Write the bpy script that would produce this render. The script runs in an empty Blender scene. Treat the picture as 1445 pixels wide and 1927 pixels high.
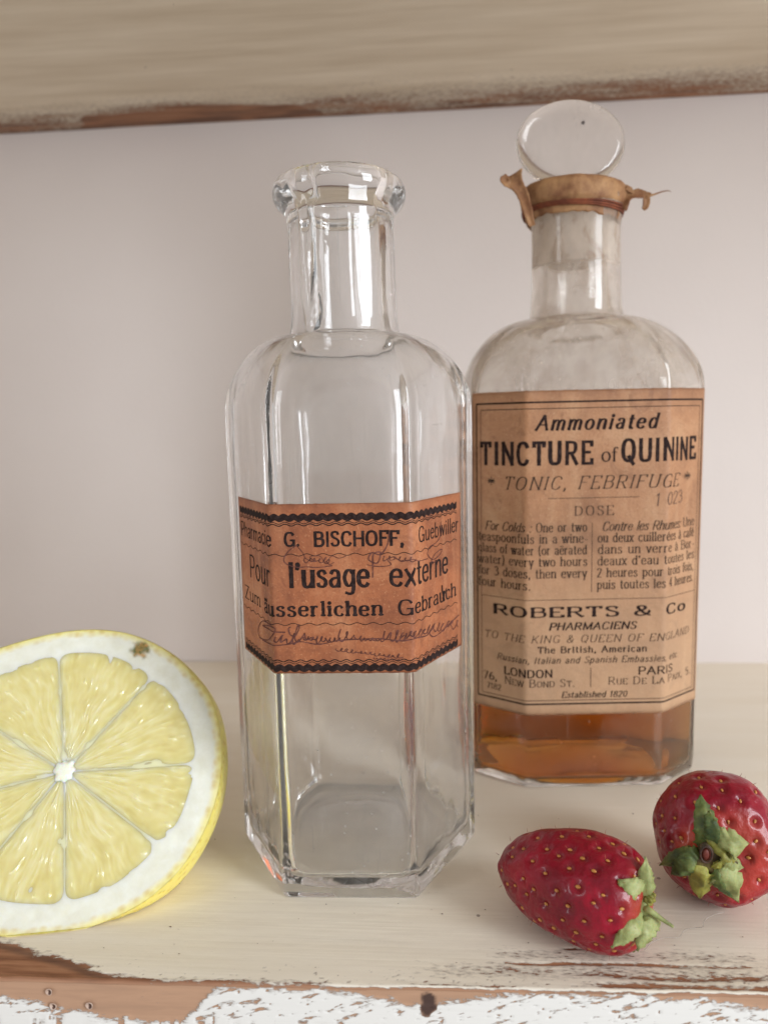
import bpy, bmesh, math, random
import numpy as np
from mathutils import Vector, Matrix, noise as mnoise

random.seed(7)
rng = np.random.default_rng(11)
PI = math.pi
scene = bpy.context.scene
COL = scene.collection

# ------------------------------------------------------------------ camera
CAM_H = 0.112
YAW, PITCH, ROLL = math.radians(4.5), math.radians(7.05), 0.022
FPX, PW, PH = 1400.0, 1445.0, 1927.0
cd = Vector((-math.sin(YAW)*math.cos(PITCH), math.cos(YAW)*math.cos(PITCH), -math.sin(PITCH)))
cr0 = Vector((math.cos(YAW), math.sin(YAW), 0))
cu0 = cr0.cross(cd)
cr = cr0*math.cos(ROLL) - cu0*math.sin(ROLL)
cu = cu0*math.cos(ROLL) + cr0*math.sin(ROLL)
CAMP = Vector((0, 0, CAM_H))
cam_d = bpy.data.cameras.new('camera')
cam = bpy.data.objects.new('camera', cam_d)
COL.objects.link(cam)
rot = Matrix((cr, cu, -cd)).transposed()
cam.matrix_world = Matrix.Translation(CAMP) @ rot.to_4x4()
cam_d.sensor_fit = 'VERTICAL'
cam_d.sensor_height = 36.0
cam_d.lens = FPX/PH*36.0
cam_d.clip_start = 0.005
cam_d.clip_end = 20
cam_d.dof.use_dof = True
cam_d.dof.focus_distance = 0.168
cam_d.dof.aperture_fstop = 13.0
scene.camera = cam

def ray(px, py):
    return cd*FPX + cr*(px-PW/2) - cu*(py-PH/2)
def on_z(px, py, z=0.0):
    v = ray(px, py); return CAMP + v*((z-CAM_H)/v.z)
def on_y(px, py, y):
    v = ray(px, py); return CAMP + v*(y/v.y)

# ------------------------------------------------------------------ light
world = bpy.data.worlds.new("World")
scene.world = world
world.use_nodes = True
bg = world.node_tree.nodes['Background']
bg.inputs[0].default_value = (1.0, 0.965, 0.93, 1)
bg.inputs[1].default_value = 0.52

def area(name, loc, target, sx, sy, power, color):
    d = bpy.data.lights.new(name, 'AREA')
    d.shape = 'RECTANGLE'; d.size = sx; d.size_y = sy
    d.energy = power; d.color = color
    o = bpy.data.objects.new(name, d)
    COL.objects.link(o)
    o.location = loc
    o.rotation_euler = (Vector(target)-Vector(loc)).to_track_quat('-Z', 'Y').to_euler()
    return o
area('window_light', (0.80, -0.38, 0.30), (0.0, 0.2, 0.08), 0.30, 0.72, 10.8, (0.88, 0.94, 1.0))
area('far_window_light', (-0.75, -0.35, 0.30), (0.0, 0.2, 0.06), 0.16, 0.5, 1.6, (0.90, 0.95, 1.0))

scene.view_settings.view_transform = 'Standard'
scene.view_settings.look = 'None'
scene.view_settings.exposure = 0.0
scene.view_settings.gamma = 1.0
cy = scene.cycles
cy.max_bounces = 24
cy.transmission_bounces = 20
cy.transparent_max_bounces = 16
cy.glossy_bounces = 8
cy.diffuse_bounces = 5
cy.volume_bounces = 0
cy.sample_clamp_indirect = 20.0
cy.blur_glossy = 0.3
try:
    cy.use_denoising = True
    cy.denoiser = 'OPENIMAGEDENOISE'
except Exception:
    pass

# ------------------------------------------------------------------ helpers
def empty(name, loc, label=None, cat=None, group=None):
    o = bpy.data.objects.new(name, None)
    o.empty_display_size = 0.01
    COL.objects.link(o)
    o.location = loc
    if label: o['label'] = label
    if cat: o['category'] = cat
    if group: o['group'] = group
    return o

def make(name, verts, faces, mat, parent=None, smooth=True, loc=None, recalc=False):
    """vertices are given in world space; the object is put at loc (or its parent) without moving them"""
    me = bpy.data.meshes.new(name)
    base = Vector(loc) if loc is not None else (parent_origin(parent) if parent else Vector((0, 0, 0)))
    v = np.asarray(verts, dtype=float) - np.array(base)
    me.from_pydata(v.tolist(), [], faces)
    if recalc:
        bm = bmesh.new(); bm.from_mesh(me)
        bmesh.ops.recalc_face_normals(bm, faces=bm.faces)
        bm.to_mesh(me); bm.free()
    if smooth:
        me.polygons.foreach_set('use_smooth', [True]*len(me.polygons))
    me.update()
    if mat: me.materials.append(mat)
    o = bpy.data.objects.new(name, me)
    COL.objects.link(o)
    if parent:
        o.parent = parent
        o.location = base - parent_origin(parent)
    else:
        o.location = base
    return o
def parent_origin(p):
    v = Vector(p.location)
    while p.parent:
        p = p.parent; v = v + p.location
    return v

def attr(o, name, vals):
    a = o.data.attributes.new(name, 'FLOAT', 'POINT')
    a.data.foreach_set('value', np.asarray(vals, dtype=np.float32).ravel())

def grid_faces(nu, nv, close_u=False, flip=False):
    f = []
    U = nu if close_u else nu-1
    for j in range(nv-1):
        for i in range(U):
            a = j*nu+i; b = j*nu+(i+1) % nu; c = (j+1)*nu+(i+1) % nu; d = (j+1)*nu+i
            f.append((a, b, c, d) if not flip else (d, c, b, a))
    return f

def vnoise(x, y, seed=0):
    """smooth value noise, vectorised"""
    r = np.random.default_rng(seed).random((64, 64))
    xi = np.floor(x).astype(int); yi = np.floor(y).astype(int)
    fx = x-xi; fy = y-yi
    fx = fx*fx*(3-2*fx); fy = fy*fy*(3-2*fy)
    g = lambda a, b: r[a % 64, b % 64]
    return (g(xi, yi)*(1-fx)+g(xi+1, yi)*fx)*(1-fy)+(g(xi, yi+1)*(1-fx)+g(xi+1, yi+1)*fx)*fy
def fbm(x, y, seed=0, octv=4):
    s = 0; a = .5; t = 0
    for k in range(octv):
        s = s+a*vnoise(x*2**k+17.3*k, y*2**k+5.1*k, seed+k); t += a; a *= .55
    return s/t

def tube(pts, rad, n=8, cap=True):
    pts = [Vector(p) for p in pts]
    V = []; F = []
    m = len(pts)
    prev = None
    for i, p in enumerate(pts):
        t = (pts[min(i+1, m-1)]-pts[max(i-1, 0)]).normalized()
        if prev is None:
            a = t.orthogonal().normalized()
        else:
            a = (prev-t*prev.dot(t)).normalized()
        prev = a
        b = t.cross(a)
        r = rad[i] if hasattr(rad, '__len__') else rad
        for k in range(n):
            an = 2*PI*k/n
            V.append(p+a*math.cos(an)*r+b*math.sin(an)*r)
    F = grid_faces(n, m, True)
    if cap:
        F.append(tuple(range(n))[::-1]); F.append(tuple((m-1)*n+k for k in range(n)))
    return V, F

def crom(pts, per=8, closed=False):
    """Catmull-Rom through points"""
    P = [np.array(p, float) for p in pts]
    n = len(P); out = []
    if closed: rngi = range(n)
    else: rngi = range(n-1)
    for i in rngi:
        if closed:
            p0, p1, p2, p3 = P[(i-1) % n], P[i], P[(i+1) % n], P[(i+2) % n]
        else:
            p1, p2 = P[i], P[i+1]
            p0 = P[i-1] if i > 0 else 2*p1-p2
            p3 = P[i+2] if i+2 < n else 2*p2-p1
        for k in range(per):
            t = k/per
            out.append(.5*((2*p1)+(-p0+p2)*t+(2*p0-5*p1+4*p2-p3)*t*t+(-p0+3*p1-3*p2+p3)*t**3))
    if not closed: out.append(P[-1])
    return out

# ------------------------------------------------------------------ materials
def srgb(r, g, b):
    f = lambda c: (c/255/12.92) if c/255 <= .04045 else ((c/255+.055)/1.055)**2.4
    return (f(r), f(g), f(b), 1)

class Mat:
    def __init__(s, name):
        s.m = bpy.data.materials.new(name); s.m.use_nodes = True
        s.nt = s.m.node_tree; s.N = s.nt.nodes; s.L = s.nt.links
        s.p = s.N['Principled BSDF']; s.out = s.N['Material Output']
    def n(s, t, **kw):
        x = s.N.new(t)
        for k, v in kw.items():
            if k.startswith('i_'):
                key = k[2:]
                key = int(key) if key.isdigit() else key.replace('_', ' ')
                x.inputs[key].default_value = v
            else: setattr(x, k, v)
        return x
    def l(s, a, b): s.L.new(a, b)
    def coord(s, scale=(1, 1, 1), kind='Object'):
        tc = s.n('ShaderNodeTexCoord'); mp = s.n('ShaderNodeMapping')
        mp.inputs['Scale'].default_value = scale
        s.l(tc.outputs[kind], mp.inputs['Vector']); return mp.outputs[0]
    def noise(s, vec, scale=5, detail=4, rough=.55, dist=0):
        x = s.n('ShaderNodeTexNoise'); s.l(vec, x.inputs['Vector'])
        x.inputs['Scale'].default_value = scale; x.inputs['Detail'].default_value = detail
        x.inputs['Roughness'].default_value = rough; x.inputs['Distortion'].default_value = dist
        return x.outputs['Fac']
    def ramp(s, fac, stops, interp='LINEAR'):
        r = s.n('ShaderNodeValToRGB'); s.l(fac, r.inputs[0])
        cr_ = r.color_ramp; cr_.interpolation = interp
        while len(cr_.elements) < len(stops): cr_.elements.new(.5)
        for e, (p, c) in zip(cr_.elements, stops):
            e.position = p; e.color = c if hasattr(c, '__len__') else (c, c, c, 1)
        return r.outputs[0]
    def mix(s, fac, a, b, mode='MIX'):
        x = s.n('ShaderNodeMix', data_type='RGBA', blend_type=mode)
        for v, i in ((fac, 0), (a, 6), (b, 7)):
            if hasattr(v, 'links') or hasattr(v, 'is_output'): s.l(v, x.inputs[i])
            else: x.inputs[i].default_value = v
        return x.outputs[2]
    def math(s, op, a, b=None, c=None, clamp=False):
        x = s.n('ShaderNodeMath', operation=op); x.use_clamp = clamp
        for i, v in enumerate((a, b, c)):
            if v is None: continue
            if hasattr(v, 'is_output'): s.l(v, x.inputs[i])
            else: x.inputs[i].default_value = v
        return x.outputs[0]
    def attr(s, name):
        a = s.n('ShaderNodeAttribute', attribute_name=name); return a.outputs['Fac']
    def bump(s, h, dist, strength=1.0):
        b = s.n('ShaderNodeBump'); s.l(h, b.inputs['Height'])
        b.inputs['Distance'].default_value = dist; b.inputs['Strength'].default_value = strength
        s.l(b.outputs[0], s.p.inputs['Normal']); return b.outputs[0]
    def set(s, **kw):
        for k, v in kw.items():
            k = k.replace('_', ' ')
            i = s.p.inputs[k]
            if hasattr(v, 'is_output'): s.l(v, i)
            else: i.default_value = v

# wall: smooth plaster, matt off-white
def mat_wall():
    m = Mat('wall_paint')
    c = m.coord((1, 1, 1))
    n1 = m.noise(c, 6, 3); n2 = m.noise(c, 420, 4, .6)
    col = m.ramp(n1, [(.3, srgb(211, 200, 195)), (.7, srgb(219, 209, 204))])
    m.set(Base_Color=col, Roughness=.8)
    m.bump(n2, .0002, .5)
    return m.m

def mat_board(name, cream, shade, dull=0.0):
    """painted pine: attribute wear 0 = paint, 1 = bare wood, tint = dirty/grey thin paint"""
    m = Mat(name)
    c = m.coord((1, 1, 1))
    grain = m.coord((9, 90, 90))
    g1 = m.noise(grain, 6, 6, .62, .4)
    g2 = m.noise(m.coord((4, 260, 260)), 4, 5, .6, .2)
    wood = m.ramp(g1, [(.25, srgb(112, 66, 40)), (.45, srgb(150, 98, 66)), (.62, srgb(176, 124, 90)), (.8, srgb(130, 82, 54))])
    wood = m.mix(m.math('MULTIPLY', g2, .35), wood, srgb(74, 44, 28))
    if dull: wood = m.mix(dull, wood, srgb(124, 104, 86))
    lo = m.noise(m.coord((2.5, 22, 22)), 5, 4)
    paint = m.ramp(lo, [(.3, shade), (.7, cream)])
    # faint brush streaks and specks in the paint
    st = m.noise(m.coord((6, 200, 200)), 5, 4, .6)
    paint = m.mix(m.math('MULTIPLY', m.ramp(st, [(.58, 0.0), (.75, 1.0)]), .04), paint, srgb(150, 132, 116))
    vor = m.n('ShaderNodeTexVoronoi'); m.l(c, vor.inputs['Vector']); vor.inputs['Scale'].default_value = 95
    ms = m.noise(c, 30, 2)
    spk = m.math('MULTIPLY', m.math('LESS_THAN', vor.outputs['Distance'], .045), m.math('GREATER_THAN', ms, .5))
    paint = m.mix(m.math('MULTIPLY', spk, .65), paint, srgb(86, 66, 58))
    front = m.attr('front')
    paint = m.mix(front, paint, srgb(230, 227, 222))
    w = m.attr('wear')
    tcr = m.n('ShaderNodeTexCoord'); mpr = m.n('ShaderNodeMapping'); m.l(tcr.outputs['Object'], mpr.inputs[0])
    mpr.inputs['Rotation'].default_value = (0.25, .22, .22); mpr.inputs['Scale'].default_value = (480, 1500, 1500)
    fine = m.noise(mpr.outputs[0], 1.1, 5, .62)
    wv = m.math('ADD', w, m.math('MULTIPLY', m.math('SUBTRACT', fine, .5), 1.25))
    mask = m.ramp(wv, [(.44, 0.0), (.58, 1.0)])
    thin = m.ramp(wv, [(.22, 0.0), (.48, 1.0)])
    paint2 = m.mix(m.math('MULTIPLY', thin, .5), paint, srgb(132, 120, 112))
    rot_ = m.attr('dark')
    wood = m.mix(m.math('MULTIPLY', front, .62), wood, srgb(196, 160, 132))
    wood = m.mix(rot_, wood, srgb(72, 50, 42))
    col = m.mix(mask, paint2, wood)
    m.set(Base_Color=col)
    m.l(m.ramp(mask, [(0, .42), (1, .72)]), m.p.inputs['Roughness'])
    h = m.math('ADD', m.math('MULTIPLY', mask, -1.0), m.math('MULTIPLY', g2, .5))
    m.bump(h, .00018, .8)
    return m.m

def mat_glass(name, tint=(1, 1, 1, 1), rough=0.0, film=0.0, filmcol=None, amp=.00004, scale=160, zgate=None, brown=0, base=None):
    m = Mat(name)
    m.N.remove(m.p)
    g = m.n('ShaderNodeBsdfGlass'); g.inputs['IOR'].default_value = 1.5
    g.inputs['Color'].default_value = tint; g.inputs['Roughness'].default_value = rough
    c = m.coord((1, 1, .45))
    n1 = m.noise(c, scale, 2, .5)
    b = m.n('ShaderNodeBump'); b.inputs['Distance'].default_value = amp; b.inputs['Strength'].default_value = 1
    m.l(n1, b.inputs['Height']); m.l(b.outputs[0], g.inputs['Normal'])
    outp = g.outputs[0]
    d = m.n('ShaderNodeBsdfDiffuse'); t = m.n('ShaderNodeBsdfTranslucent')
    fc = filmcol or srgb(225, 218, 208)
    d.inputs[0].default_value = fc; t.inputs[0].default_value = fc
    ms = m.n('ShaderNodeMixShader'); ms.inputs[0].default_value = .65
    m.l(d.outputs[0], ms.inputs[1]); m.l(t.outputs[0], ms.inputs[2])
    # haze film plus small specks and scratches
    cc = m.coord((1, 1, 1))
    big = m.noise(m.coord((1, 1, .6)), 70, 5, .62)
    fm = m.ramp(big, [(.42, 0.0), (.75, 1.0)])
    vor = m.n('ShaderNodeTexVoronoi'); m.l(cc, vor.inputs['Vector']); vor.inputs['Scale'].default_value = 330
    gate = m.math('GREATER_THAN', m.noise(cc, 60, 2), .52)
    spk = m.math('MULTIPLY', m.math('LESS_THAN', vor.outputs['Distance'], .075), gate)
    scr = m.noise(m.coord((900, 900, 30)), 1, 2, .5)
    scr = m.math('MULTIPLY', m.math('GREATER_THAN', scr, .73), .10)
    base_f = film*.35 if base is None else base
    if zgate:
        tc = m.n('ShaderNodeTexCoord'); sx = m.n('ShaderNodeSeparateXYZ'); m.l(tc.outputs['Object'], sx.inputs[0])
        mr = m.n('ShaderNodeMapRange'); m.l(sx.outputs[2], mr.inputs[0]); mr.inputs[1].default_value = zgate[0]; mr.inputs[2].default_value = zgate[1]
        mr.inputs[3].default_value = zgate[2]; mr.inputs[4].default_value = 1.0
        fm = m.math('MULTIPLY', m.math('ADD', fm, .35), mr.outputs[0]); base_f = 0
        gr = m.n('ShaderNodeMapRange'); m.l(sx.outputs[2], gr.inputs[0]); gr.inputs[1].default_value = .1572; gr.inputs[2].default_value = .1580
        gr.inputs[3].default_value = 0; gr.inputs[4].default_value = .8
        fm = m.math('ADD', fm, gr.outputs[0])
    if brown:
        bn = m.ramp(m.noise(m.coord((1, 1, .5)), 130, 5, .65, .8), [(.50, fc), (.70, srgb(166, 124, 86))])
        m.l(bn, d.inputs[0]); m.l(bn, t.inputs[0])
    fac = m.math('ADD', m.math('MULTIPLY', fm, film), m.math('MULTIPLY', spk, .55), clamp=True)
    fac = m.math('ADD', fac, scr, clamp=True)
    fac = m.math('ADD', fac, base_f, clamp=True)
    mx = m.n('ShaderNodeMixShader'); m.l(fac, mx.inputs[0]); m.l(outp, mx.inputs[1]); m.l(ms.outputs[0], mx.inputs[2])
    m.l(mx.outputs[0], m.out.inputs['Surface'])
    return m.m

def mat_paper(name, base, dark, light, vscale=1.0, rough=.55):
    m = Mat(name)
    c = m.coord((1, 1, 1))
    big = m.noise(c, 55*vscale, 5, .62, .6)
    col = m.ramp(big, [(.28, dark), (.52, base), (.78, light)])
    vert = m.noise(m.coord((170, 170, 14)), 1, 3)
    col = m.mix(m.ramp(vert, [(.52, 0.0), (.72, .45)]), col, light)
    fib = m.noise(c, 1500, 5, .7)
    col = m.mix(m.ramp(fib, [(.5, 0.0), (.75, .55)]), col, dark)
    fl = m.noise(m.coord((1, 1, 1)), 1900, 2, .5)
    col = m.mix(m.ramp(fl, [(.60, 0.0), (.72, .55)]), col, light)
    st = m.noise(c, 120, 4, .7, 1.0)
    col = m.mix(m.ramp(st, [(.56, 0.0), (.74, .75)]), col, dark)
    if name.startswith('tan'):
        tc = m.n('ShaderNodeTexCoord'); sx = m.n('ShaderNodeSeparateXYZ'); m.l(tc.outputs['Object'], sx.inputs[0])
        mr = m.n('ShaderNodeMapRange'); m.l(sx.outputs[2], mr.inputs[0]); mr.inputs[1].default_value = .095; mr.inputs[2].default_value = .03
        mr.inputs[3].default_value = 0; mr.inputs[4].default_value = .5; mr.interpolation_type = 'SMOOTHSTEP'
        col = m.mix(mr.outputs[0], col, srgb(200, 168, 134))
    e = m.attr('edge')
    col = m.mix(m.math('MULTIPLY', e, .6), col, srgb(96, 48, 26))
    m.set(Base_Color=col, Roughness=rough)
    m.bump(m.math('ADD', fib, m.math('MULTIPLY', m.noise(c, 300, 3), 1.6)), .00016, .7)
    return m.m

def mat_ink(name, col, rough=.5):
    m = Mat(name)
    n = m.noise(m.coord(), 900, 3, .7)
    c2 = tuple(min(1, x*2.4+.01) for x in col[:3])+(1,)
    m.set(Base_Color=m.ramp(n, [(.45, col), (.8, c2)]), Roughness=.85, Specular_IOR_Level=.15)
    return m.m

M_wall = mat_wall()
M_board = mat_board('painted_board', srgb(236, 226, 209), srgb(230, 218, 198))
M_board2 = mat_board('painted_board_upper', srgb(222, 210, 190), srgb(198, 182, 158), .18)
M_glass = mat_glass('clear_glass', (1, 1, 1, 1), 0.022, .08, srgb(244, 242, 240), base=.012)
M_glass2 = mat_glass('stained_glass', (.995, .990, .98, 1), 0.02, .32, srgb(252, 240, 228), .00006, 120, zgate=(.05, .12, .06), brown=1)
M_frost = mat_glass('ground_glass', (.99, .98, .97, 1), .25, 1.2, srgb(240, 234, 226), base=.6)
M_stop = mat_glass('stopper_glass', (.99, .98, .97, 1), 0.06, .22, srgb(246, 238, 232), base=.10)
M_paper1 = mat_paper('orange_label_paper', srgb(166, 98, 60), srgb(116, 62, 38), srgb(196, 136, 96))
M_paper2 = mat_paper('tan_label_paper', srgb(172, 122, 84), srgb(124, 80, 50), srgb(194, 152, 114), .6)
M_ink = mat_ink('black_ink', srgb(38, 26, 24))
M_ink2 = mat_ink('faded_ink', srgb(58, 44, 36))
M_scrawl = mat_ink('pen_ink', srgb(88, 54, 48))

def mat_simple(name, c1, c2, scale, rough=.6, bump=.0001, bscale=600, spec=.5, sss=0, mid=(.35, .65)):
    m = Mat(name)
    c = m.coord()
    n = m.noise(c, scale, 5, .6)
    m.set(Base_Color=m.ramp(n, [(mid[0], c1), (mid[1], c2)]), Roughness=rough, Specular_IOR_Level=spec)
    if sss:
        m.set(Subsurface_Weight=1.0, Subsurface_Scale=sss, Subsurface_Radius=(1, .6, .3))
    m.bump(m.noise(c, bscale, 4, .6), bump, .6)
    return m.m

M_wrap = mat_simple('parchment', srgb(112, 66, 38), srgb(168, 126, 84), 160, .7, .0004, 500, sss=0)
M_twine = mat_simple('red_twine', srgb(92, 42, 22), srgb(132, 68, 38), 300, .8, .0003, 900)

def mat_liquid():
    m = Mat('amber_liquid')
    m.N.remove(m.p)
    g = m.n('ShaderNodeBsdfGlass'); g.inputs['IOR'].default_value = 1.36
    m.l(g.outputs[0], m.out.inputs['Surface'])
    v = m.n('ShaderNodeVolumeAbsorption'); v.inputs['Color'].default_value = (.875, .695, .30, 1)
    v.inputs['Density'].default_value = 150
    m.l(v.outputs[0], m.out.inputs['Volume'])
    return m.m
M_liquid = mat_liquid()

# ------------------------------------------------------------------ the setting
WALL_Y = 0.3352
def build_wall():
    X = np.linspace(-.9, .9, 61); Z = np.linspace(-.25, .60, 31)
    V = [(x, WALL_Y + .0008*(fbm(np.array(x*6+9), np.array(z*6+4), 3)-.5), z) for z in Z for x in X]
    o = make('wall', V, grid_faces(61, 31), M_wall)
    o['kind'] = 'structure'
build_wall()

def interp_poly(x, pts):
    xs = [p[0] for p in pts]; ys = [p[1] for p in pts]
    return np.interp(x, xs, ys)
def sstep(a, b, x):
    t = np.clip((x-a)/(b-a), 0, 1); return t*t*(3-2*t)

def build_lower():
    root = empty('shelf_board', (0, .235, -.022), 'cream painted wooden shelf board with worn front edge carrying the bottles and fruit', 'shelf')
    X = np.concatenate([np.linspace(-.6, -.115, 25)[:-1], np.arange(-.115, .085, .00045), np.linspace(.085, .6, 25)])
    xs = X
    # profile coordinate: distance back from the front arris (>0 top, <0 down the face)
    back = np.concatenate([np.linspace(.202, .034, 26)[:-1], np.arange(.034, .0009, -.0004)])
    rad = .0007
    arc = np.linspace(0, PI/2, 6)
    down = np.concatenate([np.arange(.0009, .008, .00022), np.linspace(.008, .022, 8)])
    ye = .1352 + .0225*np.clip(xs, -.2, .2)
    rows = []; wear = []; frn = []; drk = []; 
    def proj(x, y, z):
        vx, vy, vz = x, y, z-CAM_H
        zz = vx*cd.x+vy*cd.y+vz*cd.z
        return PW/2+FPX*(vx*cr.x+vy*cr.y+vz*cr.z)/zz, PH/2-FPX*(vx*cu.x+vy*cu.y+vz*cu.z)/zz
    # wear, in board coordinates (x along the board, d back from the arris or down the face), metres
    P = [on_z(*p) for p in [(0, 1774), (60, 1792), (130, 1812), (200, 1838), (300, 1850), (550, 1853), (640, 1862)]]
    wedge = [(-.6, .004), (-.2, .011), (-.12, .012)]+[(p.x, p.y-(.1352+.0225*p.x)) for p in P]+[(.6, -.001)]
    def wear_top(x, d):
        n1 = fbm(x*180, d*700, 21, 4); n2 = fbm(x*900, d*2600, 25, 3)
        b = interp_poly(x, wedge)
        w = sstep(-.0024, .0014, b-d+(n1-.5)*.0030)*1.0
        # right: long horizontal scrapes
        for (pxa, pxb, pyc, th, amp) in [(905, 1445, 1816, .0006, .66), (760, 1445, 1830, .0022, .40), (1080, 1475, 1840, .0010, .62),
                                         (1090, 1480, 1860, .0012, .70), (760, 1060, 1856, .0003, .75), (1020, 1130, 1786, .0003, .8), (900, 1445, 1800, .0022, .36)]:
            a = on_z(pxa, pyc); c_ = on_z(pxb, pyc)
            dc = (a.y+c_.y)/2-(.1352+.0225*(a.x+c_.x)/2)
            env = sstep(a.x-.004, a.x+.008, x)*(1-sstep(c_.x-.006, c_.x+.004, x))
            wob = (fbm(x*60, x*0+dc*1000, 31, 3)-.5)*.0012
            k = np.exp(-((d-dc-wob)/th)**2)
            w = np.maximum(w, amp*env*k*(.55+.9*n1))
        flk = sstep(.62, .75, n2)*sstep(.02, 0, d)*sstep(.012, .035, x)*.45
        w = np.maximum(w, flk)
        # few flecks along the whole front
        w = np.maximum(w, sstep(.66, .74, n2)*sstep(.010, .001, d)*.5)
        return w
    def wear_face(x, t):   # t = depth under the arris
        n1 = fbm(x*200, t*500, 41, 4); n2 = fbm(x*800, t*1400, 45, 3)
        band = interp_poly(x, [(-.6, .003), (-.098, .0028), (-.088, .0045), (-.078, .0062), (-.066, .0085), (-.054, .0085), (-.049, .0035), (-.046, .0010), (-.037, .0004),
                               (-.031, .0012), (-.02, .0018), (-.005, .0046), (.002, .0030), (.008, .0016), (.02, .0009), (.035, .0011), (.05, .0018), (.06, .0028), (.07, .0045), (.6, .003)])
        w = sstep(-.0018, .0012, band-t+(n1-.5)*.0030)*(.70+.28*fbm(x*260, t*2200, 47, 3))
        sc = sstep(.60, .72, fbm(x*420+t*900, t*700, 49, 3))*.55
        w = np.maximum(w, sc)
        w = np.maximum(w, sstep(.70, .76, n2)*.6)
        return w
    for d in back:
        y = ye+d
        z = np.zeros_like(xs) - (.00025*(fbm(xs*40, y*160, 5)-.5))
        w = wear_top(xs, np.full_like(xs, d))
        z = z-.00022*sstep(.3, .7, w)
        rows.append(np.stack([xs, y, z], 1)); wear.append(w); frn.append(np.zeros_like(xs)); drk.append(.55*sstep(.0016, .0002, np.abs(d-interp_poly(xs, wedge)+.0004))*(xs < -.03))
    for a in arc:
        wob = .00035*(fbm(xs*150, xs*0+3, 8)-.5)
        y = ye+rad-rad*math.sin(a)+wob; z = -rad+rad*math.cos(a)+0*xs+wob
        wt = wear_top(xs, 0*xs+.0003); wf = wear_face(xs, 0*xs+.0003)
        t = a/(PI/2)
        paintline = sstep(-.03, -.02, xs)      # a clean paint line survives on the arris to the right
        w = (wt*(1-t)+wf*t)*(1-.75*paintline*math.sin(min(1, t*1.6)*PI))
        rows.append(np.stack([xs, y, z], 1)); wear.append(w); frn.append(0*xs+t*.6); drk.append(0*xs)
    for t in down:
        w = wear_face(xs, 0*xs+t)
        y = ye+.00028*sstep(.3, .7, w)
        dk = np.zeros_like(xs)
        kx = on_y(806, 1897, .136).x
        kd = np.sqrt(((xs-kx)/.0016)**2+((t-.0038)/.0026)**2)
        dk = sstep(1.2, .7, kd+(fbm(xs*900, 0*xs+t*900, 77)-.5)*.9)
        w = np.maximum(w, dk)
        rows.append(np.stack([xs, y, 0*xs-t], 1)); wear.append(w); frn.append(0*xs+1); drk.append(dk)
    nx = len(xs)
    # underside and back
    rows.append(np.stack([xs, 0*xs+WALL_Y+.001, 0*xs-.022], 1)); wear.append(0*xs); frn.append(0*xs); drk.append(0*xs)
    V = np.concatenate(rows)
    o = make('painted_plank', V, grid_faces(nx, len(rows), flip=True), M_board, root)
    attr(o, 'wear', np.concatenate(wear)); attr(o, 'front', np.concatenate(frn)); attr(o, 'dark', np.concatenate(drk))
    # old nail holes in the front edge
    mh = mat_simple('nail_hole_dark', srgb(60, 38, 30), srgb(96, 66, 52), 900)
    mc = mat_simple('nail_hole_chip', srgb(176, 146, 128), srgb(206, 182, 166), 900)
    for (px, py, r) in [(93, 1866, .00058), (101, 1893, .0006), (169, 1892, .00062)]:
        c = on_y(px, py, .1352+.0225*on_y(px, py, .134).x)
        V = []; n = 20
        for j, (rr, dz) in enumerate([(1.3, -.00030), (1.15, -.00022), (.95, -.00026), (.8, -.0004), (.35, -.0005), (.02, -.0005)]):
            for i in range(n):
                a = 2*PI*i/n
                k = rr*(1+.05*math.sin(3*a+px))
                V.append((c.x+r*k*math.cos(a), c.y-.0001-dz, c.z+r*k*math.sin(a)))
        # stand the cup just proud so it is not buried in the plank
        V = [(v[0], v[1]-.00035, v[2]) for v in V]
        h = make('nail_hole', V, grid_faces(n, 6, True), mc, root)
        h.data.materials.append(mh)
        for p in h.data.polygons:
            if p.index >= 2*n and (p.center.x > c.x-root.location.x-r*.35): p.material_index = 1
build_lower()

def build_upper():
    root = empty('shelf_board', (0, .235, .2414), 'upper painted shelf board overhead, brown bare wood along its back edge', 'shelf')
    X = np.concatenate([np.linspace(-.6, -.24, 12)[:-1], np.arange(-.24, .2, .0012), np.linspace(.2, .6, 12)])
    Yb = np.concatenate([np.arange(WALL_Y-.0003, .29, -.0006), np.linspace(.29, .14, 40)])
    rows = []; wear = []; dk = []
    for y in Yb:
        d = WALL_Y-y+0*X
        n1 = fbm(X*45, d*320, 61, 4)
        th = .85*interp_poly(X, [(-.6, .002), (-.19, .001), (-.155, .001), (-.148, .018), (-.10, .022), (-.06, .018), (-.045, .001), (-.02, .003), (.03, .003), (.045, .004), (.06, .006), (.09, .007), (.14, .005), (.6, .002)])
        w = sstep(-.003, .003, th-d+(n1-.5)*.008)
        w2 = sstep(.045, .008, d)*(.25+.55*fbm(X*28, d*120, 65, 4))
        w = np.maximum(w, w2)
        wob = .0004*(fbm(X*25, 0*X+y*60, 9)-.5)
        rows.append(np.stack([X, y+0*X, .2414+wob+.0003*np.clip(w, 0, 1)], 1)); wear.append(w)
        dk.append(.55*sstep(.0006, .0025, np.abs(d-th))*0+.6*sstep(.45, .7, n1)*sstep(.03, .002, d))
    rows.append(np.stack([X, .1385+0*X, .2421+0*X], 1)); wear.append(0*X); dk.append(0*X)
    rows.append(np.stack([X, .138+0*X, .2650+0*X], 1)); wear.append(0*X); dk.append(0*X)
    rows.append(np.stack([X, WALL_Y-.0003+0*X, .2655+0*X], 1)); wear.append(0*X); dk.append(0*X)
    o = make('painted_plank', np.concatenate(rows), grid_faces(len(X), len(rows)), M_board2, root)
    attr(o, 'wear', np.concatenate(wear)); attr(o, 'front', 0*np.concatenate(wear)); attr(o, 'dark', np.concatenate(dk))
build_upper()

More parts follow.
